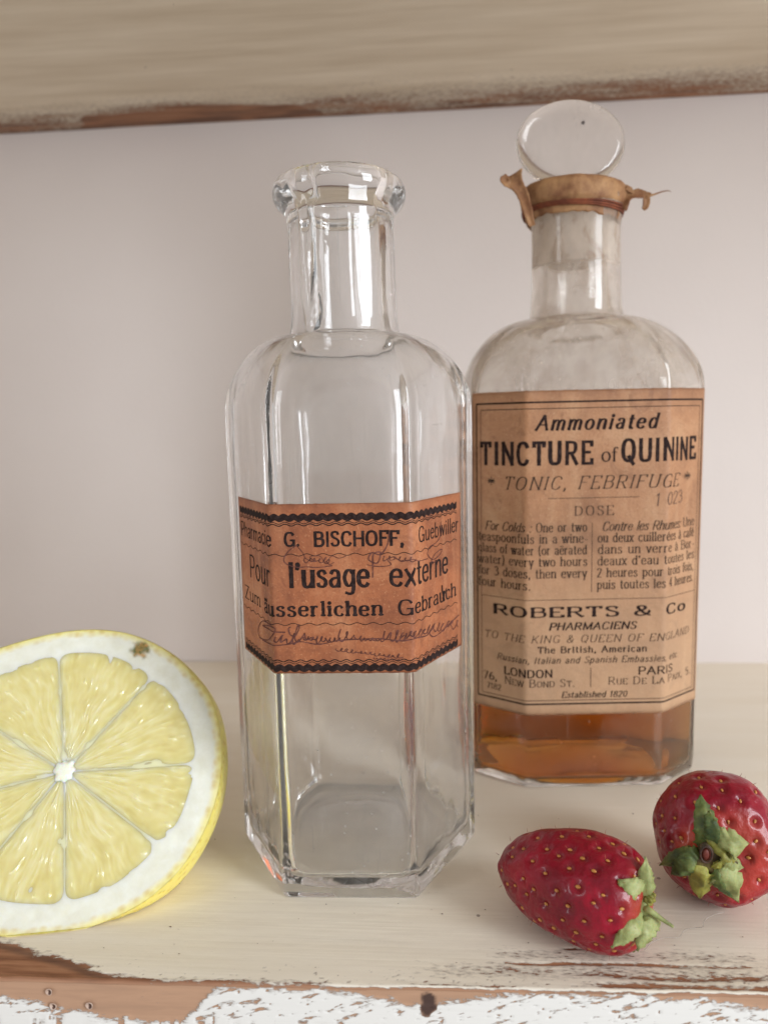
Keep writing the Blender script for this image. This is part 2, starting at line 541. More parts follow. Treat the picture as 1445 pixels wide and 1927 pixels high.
# ------------------------------------------------------------------ bottles
def outline_fn(planes, p):
    A = np.array([a for a, _ in planes]); D = np.array([d for _, d in planes])
    def f(th):
        th = np.atleast_1d(th)
        c = np.maximum(np.cos(th[:, None]-A[None]), 0)/D[None]
        return (np.sum(c**p, 1))**(-1/p)
    return f

class Bottle:
    def __init__(s, cx, cy_, rot_, outer, inner):
        s.cx, s.cy, s.rot = cx, cy_, rot_; s.outer = outer; s.inner = inner
    def ring(s, th, r, z, dx=0, dy=0):
        x = r*np.cos(th); y = r*np.sin(th)
        c, sn = math.cos(s.rot), math.sin(s.rot)
        return np.stack([s.cx+dx+x*c-y*sn, s.cy+dy+x*sn+y*c, z+0*x], 1)
    def setup_label(s, th0):
        t = np.linspace(th0-1.6, th0+3.4, 6000)
        r = s.outer(t); x = r*np.cos(t); y = r*np.sin(t)
        ds = np.hypot(np.diff(x), np.diff(y)); S = np.concatenate([[0], np.cumsum(ds)])
        s._t = t; s._S = S-np.interp(th0, t, S)
    def surf(s, sv, z, off):
        """points on the glass skin at arc length sv, height z, standing off outwards"""
        sv = np.asarray(sv, float); z = np.asarray(z, float)
        th = np.interp(sv, s._S, s._t); e = 1e-3
        def P(t):
            r = s.outer(t.ravel()).reshape(t.shape); return r*np.cos(t), r*np.sin(t)
        x, y = P(th); x1, y1 = P(th-e); x2, y2 = P(th+e)
        tx, ty = x2-x1, y2-y1; L = np.hypot(tx, ty); nx, ny = ty/L, -tx/L
        x = x+nx*off; y = y+ny*off
        c, sn = math.cos(s.rot), math.sin(s.rot)
        return np.stack([s.cx+x*c-y*sn, s.cy+x*sn+y*c, z+0*x], -1)

def bottle_mesh(b, prof, n, wob_in, wob_out, extra=None, lean=(0, 0), seed=0):
    """prof rows: (z, circle_radius, weight_of_outline, outline_scale, side) side 0 outer, 1 inner"""
    th = np.linspace(0, 2*PI, n, endpoint=False)
    HO = b.outer(th); HI = b.inner(th)
    V = []
    for k, row in enumerate(prof):
        z, rc, w, sc, side = row[:5]
        H = HI if side else HO
        if len(row) > 5: H = (1-row[5])*(b.soft(th)-(.0028 if side else 0))+row[5]*H
        r = (1-w)*rc+w*sc*H
        amp = wob_in if side else wob_out
        nn = np.array([mnoise.noise(Vector((math.cos(t)*1.7+seed, math.sin(t)*1.7, z*38)))+.5*mnoise.noise(Vector((math.cos(t)*5+seed, math.sin(t)*5, z*110+3))) for t in th])
        fade = 1.0 if min(r) > .012 else float(min(r))/.012
        r = r+amp*nn*fade
        if extra: r = extra(th, r, z, side)
        lf = max(0, (z-.12))/.06
        V.append(b.ring(th, r, z, lean[0]*lf, lean[1]*lf))
    V = np.concatenate(V)
    F = grid_faces(n, len(prof), True)
    F.append(tuple(range(n))[::-1]); m = (len(prof)-1)*n
    F.append(tuple(m+i for i in range(n)))
    return V, F

def shoulder(z0, dz, rn, side, n=16, sc=1.0, down=False):
    """rows from body (bottom) to neck (top)"""
    rows = []
    for i in range(n+1):
        a = (PI/2)*(1-i/n)
        rows.append((z0+dz*math.cos(a), rn, math.sin(a), sc, side, math.sin(a)**3.2))
    return rows[::-1] if down else rows

# --- bottle 1, regular hexagon
def hexpl(a, d0=0): return [(math.radians(-90+60*k), a) for k in range(6)]
B1 = Bottle(-.0235, .1889, math.radians(2.0), outline_fn(hexpl(.0273), 90), outline_fn(hexpl(.0249), 22))
B1.soft = lambda th: .0304+0*th
B1.setup_label(math.radians(-120))
def prof1():
    P = []
    for z, r in [(.0016, .0006), (.0016, .004), (.0015, .008), (.0012, .012), (.0008, .0155), (.0004, .018), (.0001, .0195)]:
        P.append((z, r, 0, 1, 0))
    P += [(.0000, .0195, .35, .90, 0), (.0, .02, .8, .965, 0), (.0002, .02, 1, .984, 0), (.0007, .02, 1, .993, 0), (.0016, .02, 1, .998, 0), (.003, .02, 1, .999, 0)]
    P += [(z, 0, 1, 1, 0) for z in np.linspace(.005, .113, 26)]
    P += shoulder(.1145, .0183, .0139, 0, 18)
    P += [(z, r, 0, 1, 0) for z, r in [(.1335, .0137), (.1348, .01345), (.137, .0132), (.141, .0131), (.147, .0130), (.153, .0130), (.158, .0130), (.1608, .0131),
          (.1618, .0135), (.1626, .0143), (.1634, .0153), (.1643, .0160), (.1655, .0165), (.1668, .01665), (.1680, .0164), (.1690, .0158), (.1697, .0149), (.1701, .0139), (.1703, .0129), (.1702, .0119), (.1697, .0111), (.1689, .0105)]]
    P += [(z, r, 0, 1, 1) for z, r in [(.1675, .0100), (.165, .0098), (.162, .0097), (.157, .0097), (.150, .0098), (.143, .0098), (.138, .0099), (.1345, .0103), (.1325, .0109)]]
    P += shoulder(.1135, .0180, .0113, 1, 16, down=True)
    P += [(z, 0, 1, 1, 1) for z in np.linspace(.112, .014, 24)]
    P += [(.010, 0, 1, .998, 1), (.0070, 0, 1, .990, 1), (.0052, 0, 1, .975, 1), (.0042, 0, 1, .950, 1), (.0037, 0, 1, .91, 1), (.0036, .018, .7, .84, 1), (.0037, .0175, .2, .8, 1), (.0040, .0155, 0, 1, 1), (.0043, .0145, 0, 1, 1), (.0044, .011, 0, 1, 1), (.0044, .006, 0, 1, 1), (.0044, .0006, 0, 1, 1)]
    return P
def extra1(th, r, z, side):
    if .133 < z < .172:
        a = math.radians(-128)+.10*math.sin(z*420)+.05*math.sin(z*1700)
        d = np.angle(np.exp(1j*(th-a)))
        if side: r = r-.0012*np.exp(-(d/.10)**2)*(1 if z < .168 else .4)
        else: r = r-.00022*np.exp(-(d/.06)**2)
        a2 = math.radians(-60); d2 = np.angle(np.exp(1j*(th-a2)))
        if side: r = r-.0004*np.exp(-(d2/.25)**2)
    if z > .1625:   # hand-finished, lumpy lip
        r = r+.00035*np.sin(th*2+1+z*60)*(0 if side else 1)+.00005*np.sin(th*5+z*300)
    return r
b1 = empty('glass_bottle', (B1.cx, B1.cy, 0), 'empty clear hexagonal glass bottle, unstoppered, with a small orange label', 'bottle')
V, F = bottle_mesh(B1, prof1(), 360, .00022, .00006, extra1, (-.0008, 0), 3)
make('bottle_body', V, F, M_glass, b1)

# --- bottle 2, oblong with wide bevelled corners
def octpl(t=0):
    ax, ay, fx, al = .0347, .0250, .0205, math.radians(36.7)
    d = fx*math.sin(al)+ay*math.cos(al)
    R = [(math.radians(k), q-t) for k, q in [(-90, ay), (90, ay), (0, ax), (180, ax)]]
    for k in (-90+36.7, -90-36.7, 90-36.7, 90+36.7): R.append((math.radians(k), d-t))
    return R
B2 = Bottle(.0427, .2428, math.radians(4.2), outline_fn(octpl(), 150), outline_fn(octpl(.0016), 70))
B2.soft = lambda th: (np.abs(np.cos(th)/.0350)**2.5+np.abs(np.sin(th)/.0252)**2.5)**(-1/2.5)
B2.setup_label(math.atan2(-.025, -.0205))
def prof2():
    P = [(z, r, 0, 1, 0) for z, r in [(.0022, .0006), (.0020, .006), (.0014, .012), (.0005, .0165)]]
    P += [(.0, .018, .5, .86, 0), (.0, .02, 1, .965, 0), (.0003, 0, 1, .984, 0), (.0010, 0, 1, .993, 0), (.0026, 0, 1, .998, 0)]
    P += [(z, 0, 1, 1, 0) for z in np.linspace(.004, .119, 26)]
    P += shoulder(.1205, .0212, .0146, 0, 18)
    P += [(z, r, 0, 1, 0) for z, r in [(.1425, .0143), (.145, .0139), (.150, .01355), (.157, .0134), (.165, .0133), (.170, .0134), (.173, .0138), (.1742, .0146), (.1755, .0150), (.1778, .0150), (.1792, .0144), (.1797, .0134), (.1798, .0115), (.1794, .0102)]]
    P += [(z, r, 0, 1, 1) for z, r in [(.178, .0099), (.172, .0096), (.165, .0092), (.157, .0090), (.150, .0092), (.145, .0096), (.1425, .0104), (.1408, .0112)]]
    P += shoulder(.1185, .0208, .0120, 1, 16, down=True)
    P += [(z, 0, 1, 1, 1) for z in np.linspace(.117, .012, 24)]
    P += [(.008, 0, 1, .999, 1), (.0048, 0, 1, .992, 1), (.0032, 0, 1, .978, 1), (.0024, 0, 1, .95, 1), (.0021, .016, .6, .86, 1), (.0025, .012, 0, 1, 1), (.0034, .006, 0, 1, 1), (.0036, .0006, 0, 1, 1)]
    return P
b2 = empty('glass_bottle', (B2.cx, B2.cy, 0), 'stoppered pharmacy bottle with large tan label and amber liquid at the bottom', 'bottle')
LEAN2 = (-.0007, 0)
V, F = bottle_mesh(B2, prof2(), 340, .00018, .00005, None, LEAN2, 9)
make('bottle_body', V, F, M_glass2, b2)
# liquid
LEV = .0335
th = np.linspace(0, 2*PI, 200, endpoint=False)
HI = B2.inner(th); rows = []
for z, rc, w, sc in [(.0035, .0006, 0, 1), (.0033, .006, 0, 1), (.0024, .012, 0, 1), (.0019, .016, .6, .865), (.0022, 0, 1, .955), (.0030, 0, 1, .983), (.0046, 0, 1, .997), (.008, 0, 1, 1.005), (.012, 0, 1, 1.006), (.018, 0, 1, 1.006), (.026, 0, 1, 1.006), (LEV, 0, 1, 1.006), (LEV+.0006, 0, 1, 1.003), (LEV+.0002, 0, 1, .975), (LEV, 0, 1, .9), (LEV, .001, 0, 1)]:
    rows.append(B2.ring(th, (1-w)*rc+w*sc*HI, z))
F = grid_faces(200, len(rows), True); F.append(tuple(range(200))[::-1]); F.append(tuple((len(rows)-1)*200+i for i in range(200)))
make('liquid', np.concatenate(rows), F, M_liquid, b2)

# stopper: oval glass disc on a ground plug
N2 = np.array([B2.cx+LEAN2[0]*1.05-.0008, B2.cy, 0])
def stopper():
    c = N2+np.array([-.0008, 0, .1941]); rx, rz, ty = .0168, .0127, .0050
    rings = []; n = 96
    t = np.linspace(0, 2*PI, n, endpoint=False)
    tilt = math.radians(8)
    for (k, yy) in [(.02, -.0034), (.4, -.0034), (.70, -.0034), (.80, -.0034), (.84, -.0033), (.90, -.0028), (.96, -.0019), (.99, -.0009), (1.0, 0), (.99, .0009), (.96, .0019), (.90, .0028), (.84, .0033), (.80, .0034), (.7, .0034), (.4, .0034), (.02, .0034)]:
        x = rx*k*np.cos(t); z = rz*k*np.sin(t); y = yy+0*t
        x2 = x*math.cos(tilt)-y*math.sin(tilt); y2 = x*math.sin(tilt)+y*math.cos(tilt)
        rings.append(np.stack([c[0]+x2, c[1]+y2, c[2]+z], 1))
    F = grid_faces(n, len(rings), True, flip=False); F.append(tuple(range(n))[::-1]); F.append(tuple((len(rings)-1)*n+i for i in range(n)))
    return make('stopper', np.concatenate(rings), F, M_stop, b2, recalc=True)
st = stopper()
rings = []; t = np.linspace(0, 2*PI, 64, endpoint=False)
for z, r in [(.1580, .0006), (.1580, .0082), (.1584, .0088), (.165, .0090), (.173, .0093), (.1792, .0096), (.1802, .0085), (.1812, .0066), (.1825, .0060), (.1828, .0006)]:
    rings.append(np.stack([N2[0]+r*np.cos(t), N2[1]+r*np.sin(t)*(1 if z < .180 else .7), z+0*t], 1))
F = grid_faces(64, len(rings), True); F.append(tuple(range(64))[::-1]); F.append(tuple((len(rings)-1)*64+i for i in range(64)))
make('stopper_plug', np.concatenate(rings), F, M_frost, st)
# dark speck trapped on the disc
c = on_y(1097, 231, N2[1]-.0040)
bm = bmesh.new(); bmesh.ops.create_icosphere(bm, subdivisions=2, radius=.00055)
for v in bm.verts: v.co *= 1+.5*mnoise.noise(v.co*3000); v.co.y *= .4
me = bpy.data.meshes.new('speck'); bm.to_mesh(me); bm.free(); me.materials.append(mat_simple('speck_dark', srgb(60, 52, 52), srgb(90, 80, 78), 900))
o = bpy.data.objects.new('speck', me); COL.objects.link(o); o.parent = st; o.location = c-Vector(b2.location)

# parchment wrapped round the lip, twine and torn scraps
def wrap():
    n = 180; t = np.linspace(0, 2*PI, n, endpoint=False)
    zs = [(.1708, .0139), (.1714, .0140), (.1720, .0141), (.1730, .0144), (.1740, .01465), (.1748, .0155), (.1756, .0158), (.1768, .0159), (.1785, .0159), (.1800, .0157), (.1808, .0150), (.1809, .0138), (.1806, .0118)]
    rows = []
    for j, (z, r) in enumerate(zs):
        nn = np.array([mnoise.noise(Vector((math.cos(a)*3, math.sin(a)*3, z*200))) for a in t])
        n2 = np.array([mnoise.noise(Vector((math.cos(a)*12, math.sin(a)*12, z*500+7))) for a in t])
        rr = r+.0004*nn+.0002*n2
        zz = z+0*t
        if j < 3: zz = zz+.0012*np.array([mnoise.noise(Vector((math.cos(a)*5, math.sin(a)*5, 2))) for a in t])*(1-j/3)
        zz = zz+.0010*np.cos(t-.3)*-1*.6    # sits a little askew
        rows.append(np.stack([N2[0]+rr*np.cos(t), N2[1]+rr*np.sin(t), zz], 1))
    o = make('parchment_wrap', np.concatenate(rows), grid_faces(n, len(zs), True), M_wrap, b2)
    s = o.modifiers.new('thick', 'SOLIDIFY'); s.thickness = .00025
    return o
wrap()
for k, (z, r, rr) in enumerate([(.1728, .01475, .00034), (.17335, .0150, .00036), (.1739, .0152, .00030)]):
    pts = [(N2[0]+(r+.0001*math.sin(9*a))*math.cos(a), N2[1]+(r+.0001*math.sin(9*a))*math.sin(a), z-.0006*math.cos(a-.3)+.0002*math.sin(2*a+k)) for a in np.linspace(0, 2*PI, 90)]
    V, F = tube(pts, rr, 8, False); make('twine', V, F, M_twine, b2)

def ribbon(name, pts, widths, normals, mat, parent, th=.0003, jag=.15):
    P = [Vector(p) for p in crom(pts, 6)]; m = len(P)
    W = np.interp(np.linspace(0, 1, m), np.linspace(0, 1, len(widths)), widths)
    V = []; nc = 7
    for i, p in enumerate(P):
        t = (P[min(i+1, m-1)]-P[max(i-1, 0)]).normalized()
        u = i/(m-1)*(len(normals)-1); k = min(int(u), len(normals)-2); f = u-k
        nrm = Vector(normals[k]).lerp(Vector(normals[k+1]), f)
        sd = t.cross(nrm).normalized(); nn = sd.cross(t).normalized()
        for j in range(nc):
            q = j/(nc-1)-.5
            ww = W[i]*(1+jag*mnoise.noise(Vector((i*1.3, 4+math.copysign(3, q), len(pts)))))
            V.append(p+sd*q*ww+nn*(ww*.35*(q*q)*2-.1*ww)+nn*.0003*mnoise.noise(Vector((i*.9, j*.9, 1))))
    o = make(name, V, grid_faces(nc, m), mat, parent)
    s = o.modifiers.new('thick', 'SOLIDIFY'); s.thickness = th
    return o
yb = N2[1]-.012
L = lambda px, py, dy=0: on_y(px, py, yb+dy)
ribbon('torn_scrap', [L(1001, 425, -.001), L(992, 395, -.001), L(984, 368), L(974, 350), L(966, 338), L(962, 328)], [.0016, .0026, .0030, .0034, .0052, .0068], [(0, -1, .2), (-.2, -1, 0), (-.6, -1, .3)], M_wrap, b2)
ribbon('torn_scrap', [L(966, 352, .001), L(956, 346), L(950, 338), L(955, 330)], [.0014, .0022, .0030, .0012], [(0, -1, .2), (.4, -1, .6)], M_wrap, b2)
yb = N2[1]-.008
ribbon('torn_scrap', [L(1162, 385), L(1174, 372), L(1187, 366), L(1200, 364), L(1214, 366), L(1224, 368)], [.0062, .0044, .0026, .0030, .0018, .0012], [(0, -1, .1), (-.1, -1, .5), (0, -1, -.2)], M_wrap, b2)
ribbon('torn_scrap', [L(1211, 366), L(1216, 376), L(1214, 388), L(1209, 394)], [.0012, .0020, .0016, .0010], [(.3, -1, 0), (-.3, -1, .1)], M_wrap, b2)
ribbon('torn_scrap', [L(1180, 362), L(1176, 352), L(1184, 356), L(1192, 362)], [.0016, .0014, .0016, .0008], [(0, -1, .3), (.2, -1, .2)], M_wrap, b2)
V, F = tube(crom([L(1216, 370), L(1230, 366), L(1244, 361), L(1256, 359), L(1262, 361)], 5), np.linspace(.00035, .00006, 21), 6); make('loose_fibre', V, F, M_wrap, b2)
V, F = tube(crom([L(1158, 390), L(1162, 402), L(1159, 412)], 5), np.linspace(.0006, .0003, 11), 6); make('loose_fibre', V, F, M_wrap, b2)

# ------------------------------------------------------------------ lettering: a small stroke alphabet
G = {}
def g(ch, w, s): G[ch] = (w, [(p[0], [tuple(float(v)/100 for v in q.split(',')) for q in p[1:].split()]) for p in s.split('|')])
g('A', 70, 'L2,0 35,100|L35,100 68,0|L14,36 56,36'); g('B', 64, 'L8,0 8,100|C8,100 38,99 53,88 53,66 38,54 8,53|C8,53 40,52 58,42 58,14 42,1 8,0')
g('C', 66, 'C61,76 51,95 35,100 14,90 5,50 14,10 35,0 51,5 61,24'); g('D', 70, 'L8,0 8,100|C8,100 34,98 55,86 64,50 55,14 34,2 8,0')
g('E', 60, 'L8,0 8,100|L8,100 54,100|L54,100 54,84|L8,52 42,52|L8,0 56,0|L56,0 56,18'); g('F', 56, 'L8,0 8,100|L8,100 54,100|L54,100 54,84|L8,52 42,52')
g('G', 70, 'C61,78 51,95 35,100 14,90 5,50 14,10 35,0 52,6 62,20|L62,2 62,42|L42,42 66,42'); g('H', 70, 'L8,0 8,100|L62,0 62,100|L8,52 62,52')
g('I', 22, 'L11,0 11,100'); g('K', 66, 'L8,0 8,100|L8,38 58,100|L26,60 62,0'); g('L', 56, 'L8,0 8,100|L8,0 52,0|L52,0 52,20')
g('M', 86, 'L8,0 8,100|L8,100 43,6|L43,6 78,100|L78,0 78,100'); g('N', 72, 'L8,0 8,100|L8,100 64,0|L64,0 64,100')
g('O', 74, 'O36,100 13,88 5,50 13,12 36,0 59,12 67,50 59,88'); g('P', 60, 'L8,0 8,100|C8,100 40,99 55,88 55,60 40,47 8,46')
g('Q', 74, 'O36,100 13,88 5,50 13,12 36,0 59,12 67,50 59,88|L38,20 64,-14'); g('R', 66, 'L8,0 8,100|C8,100 38,99 54,90 54,62 40,50 8,49|L32,49 62,0')
g('S', 56, 'C49,78 42,95 28,100 11,94 7,76 18,60 38,48 49,34 48,14 40,3 26,0 11,5 5,22'); g('T', 64, 'L32,0 32,100|L4,100 60,100|L4,100 4,84|L60,100 60,84')
g('U', 70, 'L8,100 8,30|C8,30 14,6 34,0 55,6 61,30|L61,30 61,100'); g('W', 98, 'L3,100 26,0|L26,0 49,100|L49,100 73,0|L73,0 95,100')
g('X', 64, 'L5,100 59,0|L59,100 5,0'); g('Z', 60, 'L6,100 54,100|L54,100 6,0|L6,0 56,0')
g('a', 50, 'C8,52 15,65 26,68 38,62 41,46|L41,46 41,0|C41,38 18,34 6,20 14,1 30,2 41,16'); g('b', 54, 'L8,0 8,100|C8,48 22,67 38,64 48,34 38,4 22,1 8,20')
g('c', 46, 'C41,52 34,65 25,68 10,58 5,34 10,10 25,0 36,3 43,15'); g('d', 54, 'L46,0 46,100|C46,48 32,67 16,64 6,34 16,4 32,1 46,20')
g('e', 50, 'L7,37 45,37|C45,37 41,60 26,68 10,58 5,34 10,10 26,0 38,3 46,15'); g('f', 32, 'C36,90 30,100 19,97 15,82|L15,82 15,0|L3,66 30,66')
g('g', 52, 'C44,48 31,67 16,64 6,36 16,6 31,4 44,22|L44,66 44,-8|C44,-8 38,-28 24,-31 8,-25'); g('h', 54, 'L8,0 8,100|C8,44 20,64 34,68 44,60 46,44|L46,44 46,0')
g('i', 20, 'L10,0 10,68|D10,90'); g('j', 20, 'L10,68 10,-20|D10,90'); g('k', 50, 'L8,0 8,100|L8,26 42,68|L22,42 46,0'); g('l', 20, 'L10,0 10,100')
g('m', 82, 'L8,0 8,68|C8,46 18,64 28,68 38,60 40,46|L40,46 40,0|C40,46 50,64 60,68 71,60 73,46|L73,46 73,0'); g('n', 54, 'L8,0 8,68|C8,46 20,64 34,68 44,60 46,44|L46,44 46,0')
g('o', 54, 'O27,68 11,58 5,34 11,10 27,0 43,10 49,34 43,58'); g('p', 54, 'L8,-30 8,68|C8,48 22,67 38,64 48,34 38,4 22,1 8,20'); g('q', 54, 'L46,-30 46,68|C46,48 32,67 16,64 6,34 16,4 32,1 46,20')
g('r', 38, 'L8,0 8,68|C8,40 15,60 25,68 35,62'); g('s', 44, 'C38,52 31,65 21,68 9,60 11,45 33,31 38,15 31,2 20,0 9,4 5,17'); g('t', 34, 'L15,90 15,14|C15,14 18,2 26,0 33,7|L3,66 30,66')
g('u', 54, 'L8,68 8,22|C8,22 12,4 24,0 36,6 46,24|L46,68 46,0'); g('v', 48, 'L4,68 24,0|L24,0 44,68'); g('w', 72, 'L3,68 20,0|L20,0 36,68|L36,68 52,0|L52,0 69,68')
g('x', 48, 'L5,68 43,0|L43,68 5,0'); g('y', 48, 'L4,68 25,2|L44,68 18,-28'); g('z', 46, 'L6,68 40,68|L40,68 6,0|L6,0 42,0')
g('0', 56, 'O28,100 12,86 6,50 12,14 28,0 44,14 50,50 44,86'); g('1', 38, 'L21,0 21,100|L21,100 8,84'); g('2', 54, 'C7,76 14,96 28,100 43,93 46,73 32,42 7,2|L7,0 50,0')
g('3', 54, 'C8,84 22,100 42,93 43,66 24,54|C24,54 48,46 49,14 26,0 6,12'); g('4', 54, 'L38,0 38,100|L38,100 4,28|L4,28 52,28'); g('5', 54, 'L45,100 13,100|L13,100 10,56|C10,56 28,64 46,52 47,18 27,0 6,11')
g('6', 54, 'C44,95 20,84 7,40 13,8 28,0 46,12 47,38 31,53 14,47 7,32'); g('7', 52, 'L5,100 48,100|L48,100 20,0'); g('8', 56, 'O28,54 12,66 12,90 28,100 44,90 44,66|O28,54 8,42 7,12 28,0 49,12 48,42')
g(',', 20, 'D9,5|L12,2 6,-16'); g('.', 20, 'D10,5'); g(':', 22, 'D10,5|D10,60'); g('(', 28, 'C24,108 10,80 8,42 12,6 24,-18'); g(')', 28, 'C4,108 18,80 20,42 16,6 4,-18'); g('-', 34, 'L4,32 30,32')
g("'", 18, 'D10,94|L12,92 7,76'); g('&', 74, 'C68,50 54,16 30,0 9,12 12,38 42,64 46,86 32,100 18,90 22,66 46,22 70,0'); g('*', 50, 'L25,24 25,76|L7,37 43,63|L43,37 7,63|L2,50 48,50'); g(' ', 34, 'N0,0'); G[' '] = (34, [])
for ch, base, acc in (('ä', 'a', 'D14,90|D36,90'), ('ë', 'e', 'D14,90|D36,90'), ('é', 'e', 'L22,76 34,94'), ('à', 'a', 'L30,76 18,94')):
    g('~', 0, acc); G[ch] = (G[base][0], G[base][1]+G['~'][1])

class Ink:
    """collects flat print as thin strips in label coordinates (s, z)"""
    def __init__(s, seed=1): s.V = []; s.F = []; s.n = 0; s.r = random.Random(seed); s.layer = 0
    def strip(s, pts, wids):
        P = np.array(pts, float); W = np.asarray(wids, float)*.5
        seg = np.hypot(*np.diff(P, axis=0).T); S = np.concatenate([[0], np.cumsum(seg)])
        keep = np.concatenate([[True], seg > 1e-9]); P = P[keep]; W = W[keep]; S = S[keep]
        if len(P) < 2: return
        tt = np.unique(np.concatenate([S, np.arange(0, S[-1], .00035)]))
        tt = tt[np.concatenate([[True], np.diff(tt) > 2e-6])]
        P = np.stack([np.interp(tt, S, P[:, 0]), np.interp(tt, S, P[:, 1])], 1); W = np.interp(tt, S, W)
        W = W*(1+.16*(fbm(P[:, 0]*3500+50, P[:, 1]*3500+50, 91, 2)-.5)*2)
        m = len(P)
        T = np.gradient(P, axis=0); L = np.hypot(T[:, 0], T[:, 1])+1e-12; T = T/L[:, None]
        Nn = np.stack([-T[:, 1], T[:, 0]], 1)
        nc = max(2, int(math.ceil(W.max()*2/.00035))+1)
        s.layer = (s.layer+1) % 9
        lay = s.layer*2.5e-6
        for k in range(m):
            for c in range(nc):
                q = P[k]+Nn[k]*W[k]*(1-2*c/(nc-1)); s.V.append((q[0], q[1], lay))
        for k in range(m-1):
            for c in range(nc-1):
                a = s.n+k*nc+c; s.F.append((a, a+1, a+nc+1, a+nc))
        s.n += m*nc
    def dot(s, x, z, r):
        s.layer = (s.layer+1) % 9; lay = s.layer*2.5e-6
        k = s.n
        for i in range(10):
            a = 2*PI*i/10; s.V.append((x+r*math.cos(a), z+r*math.sin(a), lay))
        s.F.append(tuple(range(k, k+10))); s.n += 10
    def line(s, a, b, w, step=.0006):
        n = max(2, int(math.hypot(b[0]-a[0], b[1]-a[1])/step)+1)
        pts = [(a[0]+(b[0]-a[0])*i/n, a[1]+(b[1]-a[1])*i/n) for i in range(n+1)]
        s.strip(pts, [w]*len(pts))
    def text(s, txt, s0, s1, zb, cap, thick, thin=None, serif=0, slant=0, track=8, zrise=0, wv=0, smallcap=False):
        thin = thick if thin is None else thin
        adv = [G[c][0]+track for c in txt]
        sc = []
        for i, c in enumerate(txt):
            f = 1.0
            if smallcap and c.isupper() and not (i == 0 or txt[i-1] == ' '): f = .76
            sc.append(f)
        tot = sum(a*f for a, f in zip(adv, sc))-track
        kx = (s1-s0)/(tot/100)
        x = 0.0
        for c, a, f in zip(txt, adv, sc):
            jx = s.r.uniform(-.01, .01)*cap; jz = s.r.uniform(-.012, .012)*cap
            inkk = 1+s.r.uniform(-.08, .1)
            def M(p):
                X = s0+(x+p[0]*f)*kx; Zr = p[1]*cap*f
                fx = (X-s0)/(s1-s0)
                return (X+slant*Zr+jx, zb+Zr+jz+zrise*fx+wv*math.sin(fx*5))
            for kind, P in G[c][1]:
                if kind == 'D':
                    q = M(P[0]); s.dot(q[0], q[1], thick*.62*f); continue
                if kind == 'L':
                    pts = [];
                    for a_, b_ in zip(P[:-1], P[1:]):
                        n = 4
                        pts += [(a_[0]+(b_[0]-a_[0])*i/n, a_[1]+(b_[1]-a_[1])*i/n) for i in range(n)]
                    pts.append(P[-1])
                elif kind == 'C': pts = crom(P, 5)
                else:
                    pts = crom(P, 5, True); pts.append(pts[0]); 
                Q = [M(p) for p in pts]
                D = np.gradient(np.array(Q), axis=0); D[:, 0] -= slant*D[:, 1]; ll = np.hypot(D[:, 0], D[:, 1])+1e-12
                v = np.abs(D[:, 1])/ll
                W = (thin+(thick-thin)*v**1.6)*inkk*(f**.5)
                if kind == 'O': W[0] = W[1]; W[-1] = W[-2]
                if kind == 'L':   # square the ends a little so strokes meet
                    Q = [list(q) for q in Q]
                    dx, dz = Q[-1][0]-Q[0][0], Q[-1][1]-Q[0][1]; l2 = math.hypot(dx, dz)+1e-9; e = thin*.45/l2
                    Q[0] = (Q[0][0]-dx*e, Q[0][1]-dz*e); Q[-1] = (Q[-1][0]+dx*e, Q[-1][1]+dz*e)
                s.strip(Q, W)
                if serif and kind in 'LC':
                    for idx, nb in ((0, 1), (-1, -2)):
                        p = pts[idx]; q = pts[nb]
                        dxr, dyr = (q[0]-p[0]), (q[1]-p[1])
                        if abs(dyr) < abs(dxr)*1.1: continue
                        yy = round(p[1], 2)
                        if yy not in (0.0, 1.0, .68, -.3): continue
                        if kind == 'C' and c in 'ceatgsCSG': continue
                        if c in 'at' and yy in (.9,): continue
                        if c in 'ELTF' and abs(q[1]-p[1]) < .06: continue
                        up = yy in (1.0, .68)
                        l = serif*thick*f; r_ = serif*thick*f
                        if up and c in 'bhklmnpruidj' : r_ = thick*.3
                        cpt = M(p); th_ = max(thin, thick*.22)
                        zz = cpt[1]+(-th_*.5 if up else th_*.5)
                        s.strip([(cpt[0]-l, zz), (cpt[0], zz), (cpt[0]+r_, zz)], [th_, th_*1.3, th_])
            x += a*f/100
    def wave(s, s0, s1, z, amp, lam, w, ph=0, w2=0):
        n = int((s1-s0)/lam*14)
        pts = []; W = []
        for i in range(n+1):
            x = s0+(s1-s0)*i/n
            pts.append((x, z+amp*math.sin(2*PI*x/lam+ph))); W.append(w+w2*math.sin(2*PI*x/lam*1.0+ph+2.0))
        s.strip(pts, W)
    def band(s, s0, s1, ztop, zbot, amp, lam, ph=0):
        n = int((s1-s0)/lam*16); k0 = s.n
        for i in range(n+1):
            x = s0+(s1-s0)*i/n
            s.V.append((x, ztop+amp*abs(math.sin(PI*x/lam+ph))*1.2, 1e-6)); s.V.append((x, zbot-amp*abs(math.sin(PI*x/lam+ph+1.3)), 1e-6))
        for i in range(n):
            k = k0+2*i; s.F.append((k, k+1, k+3, k+2))
        s.n += 2*(n+1)
    def build(s, name, b, mat, parent, off):
        A = np.array(s.V)
        W = b.surf(A[:, 0], A[:, 1], off+A[:, 2])
        o = make(name, W, s.F, mat, parent, smooth=False); o['kind'] = 'stuff'
        return o

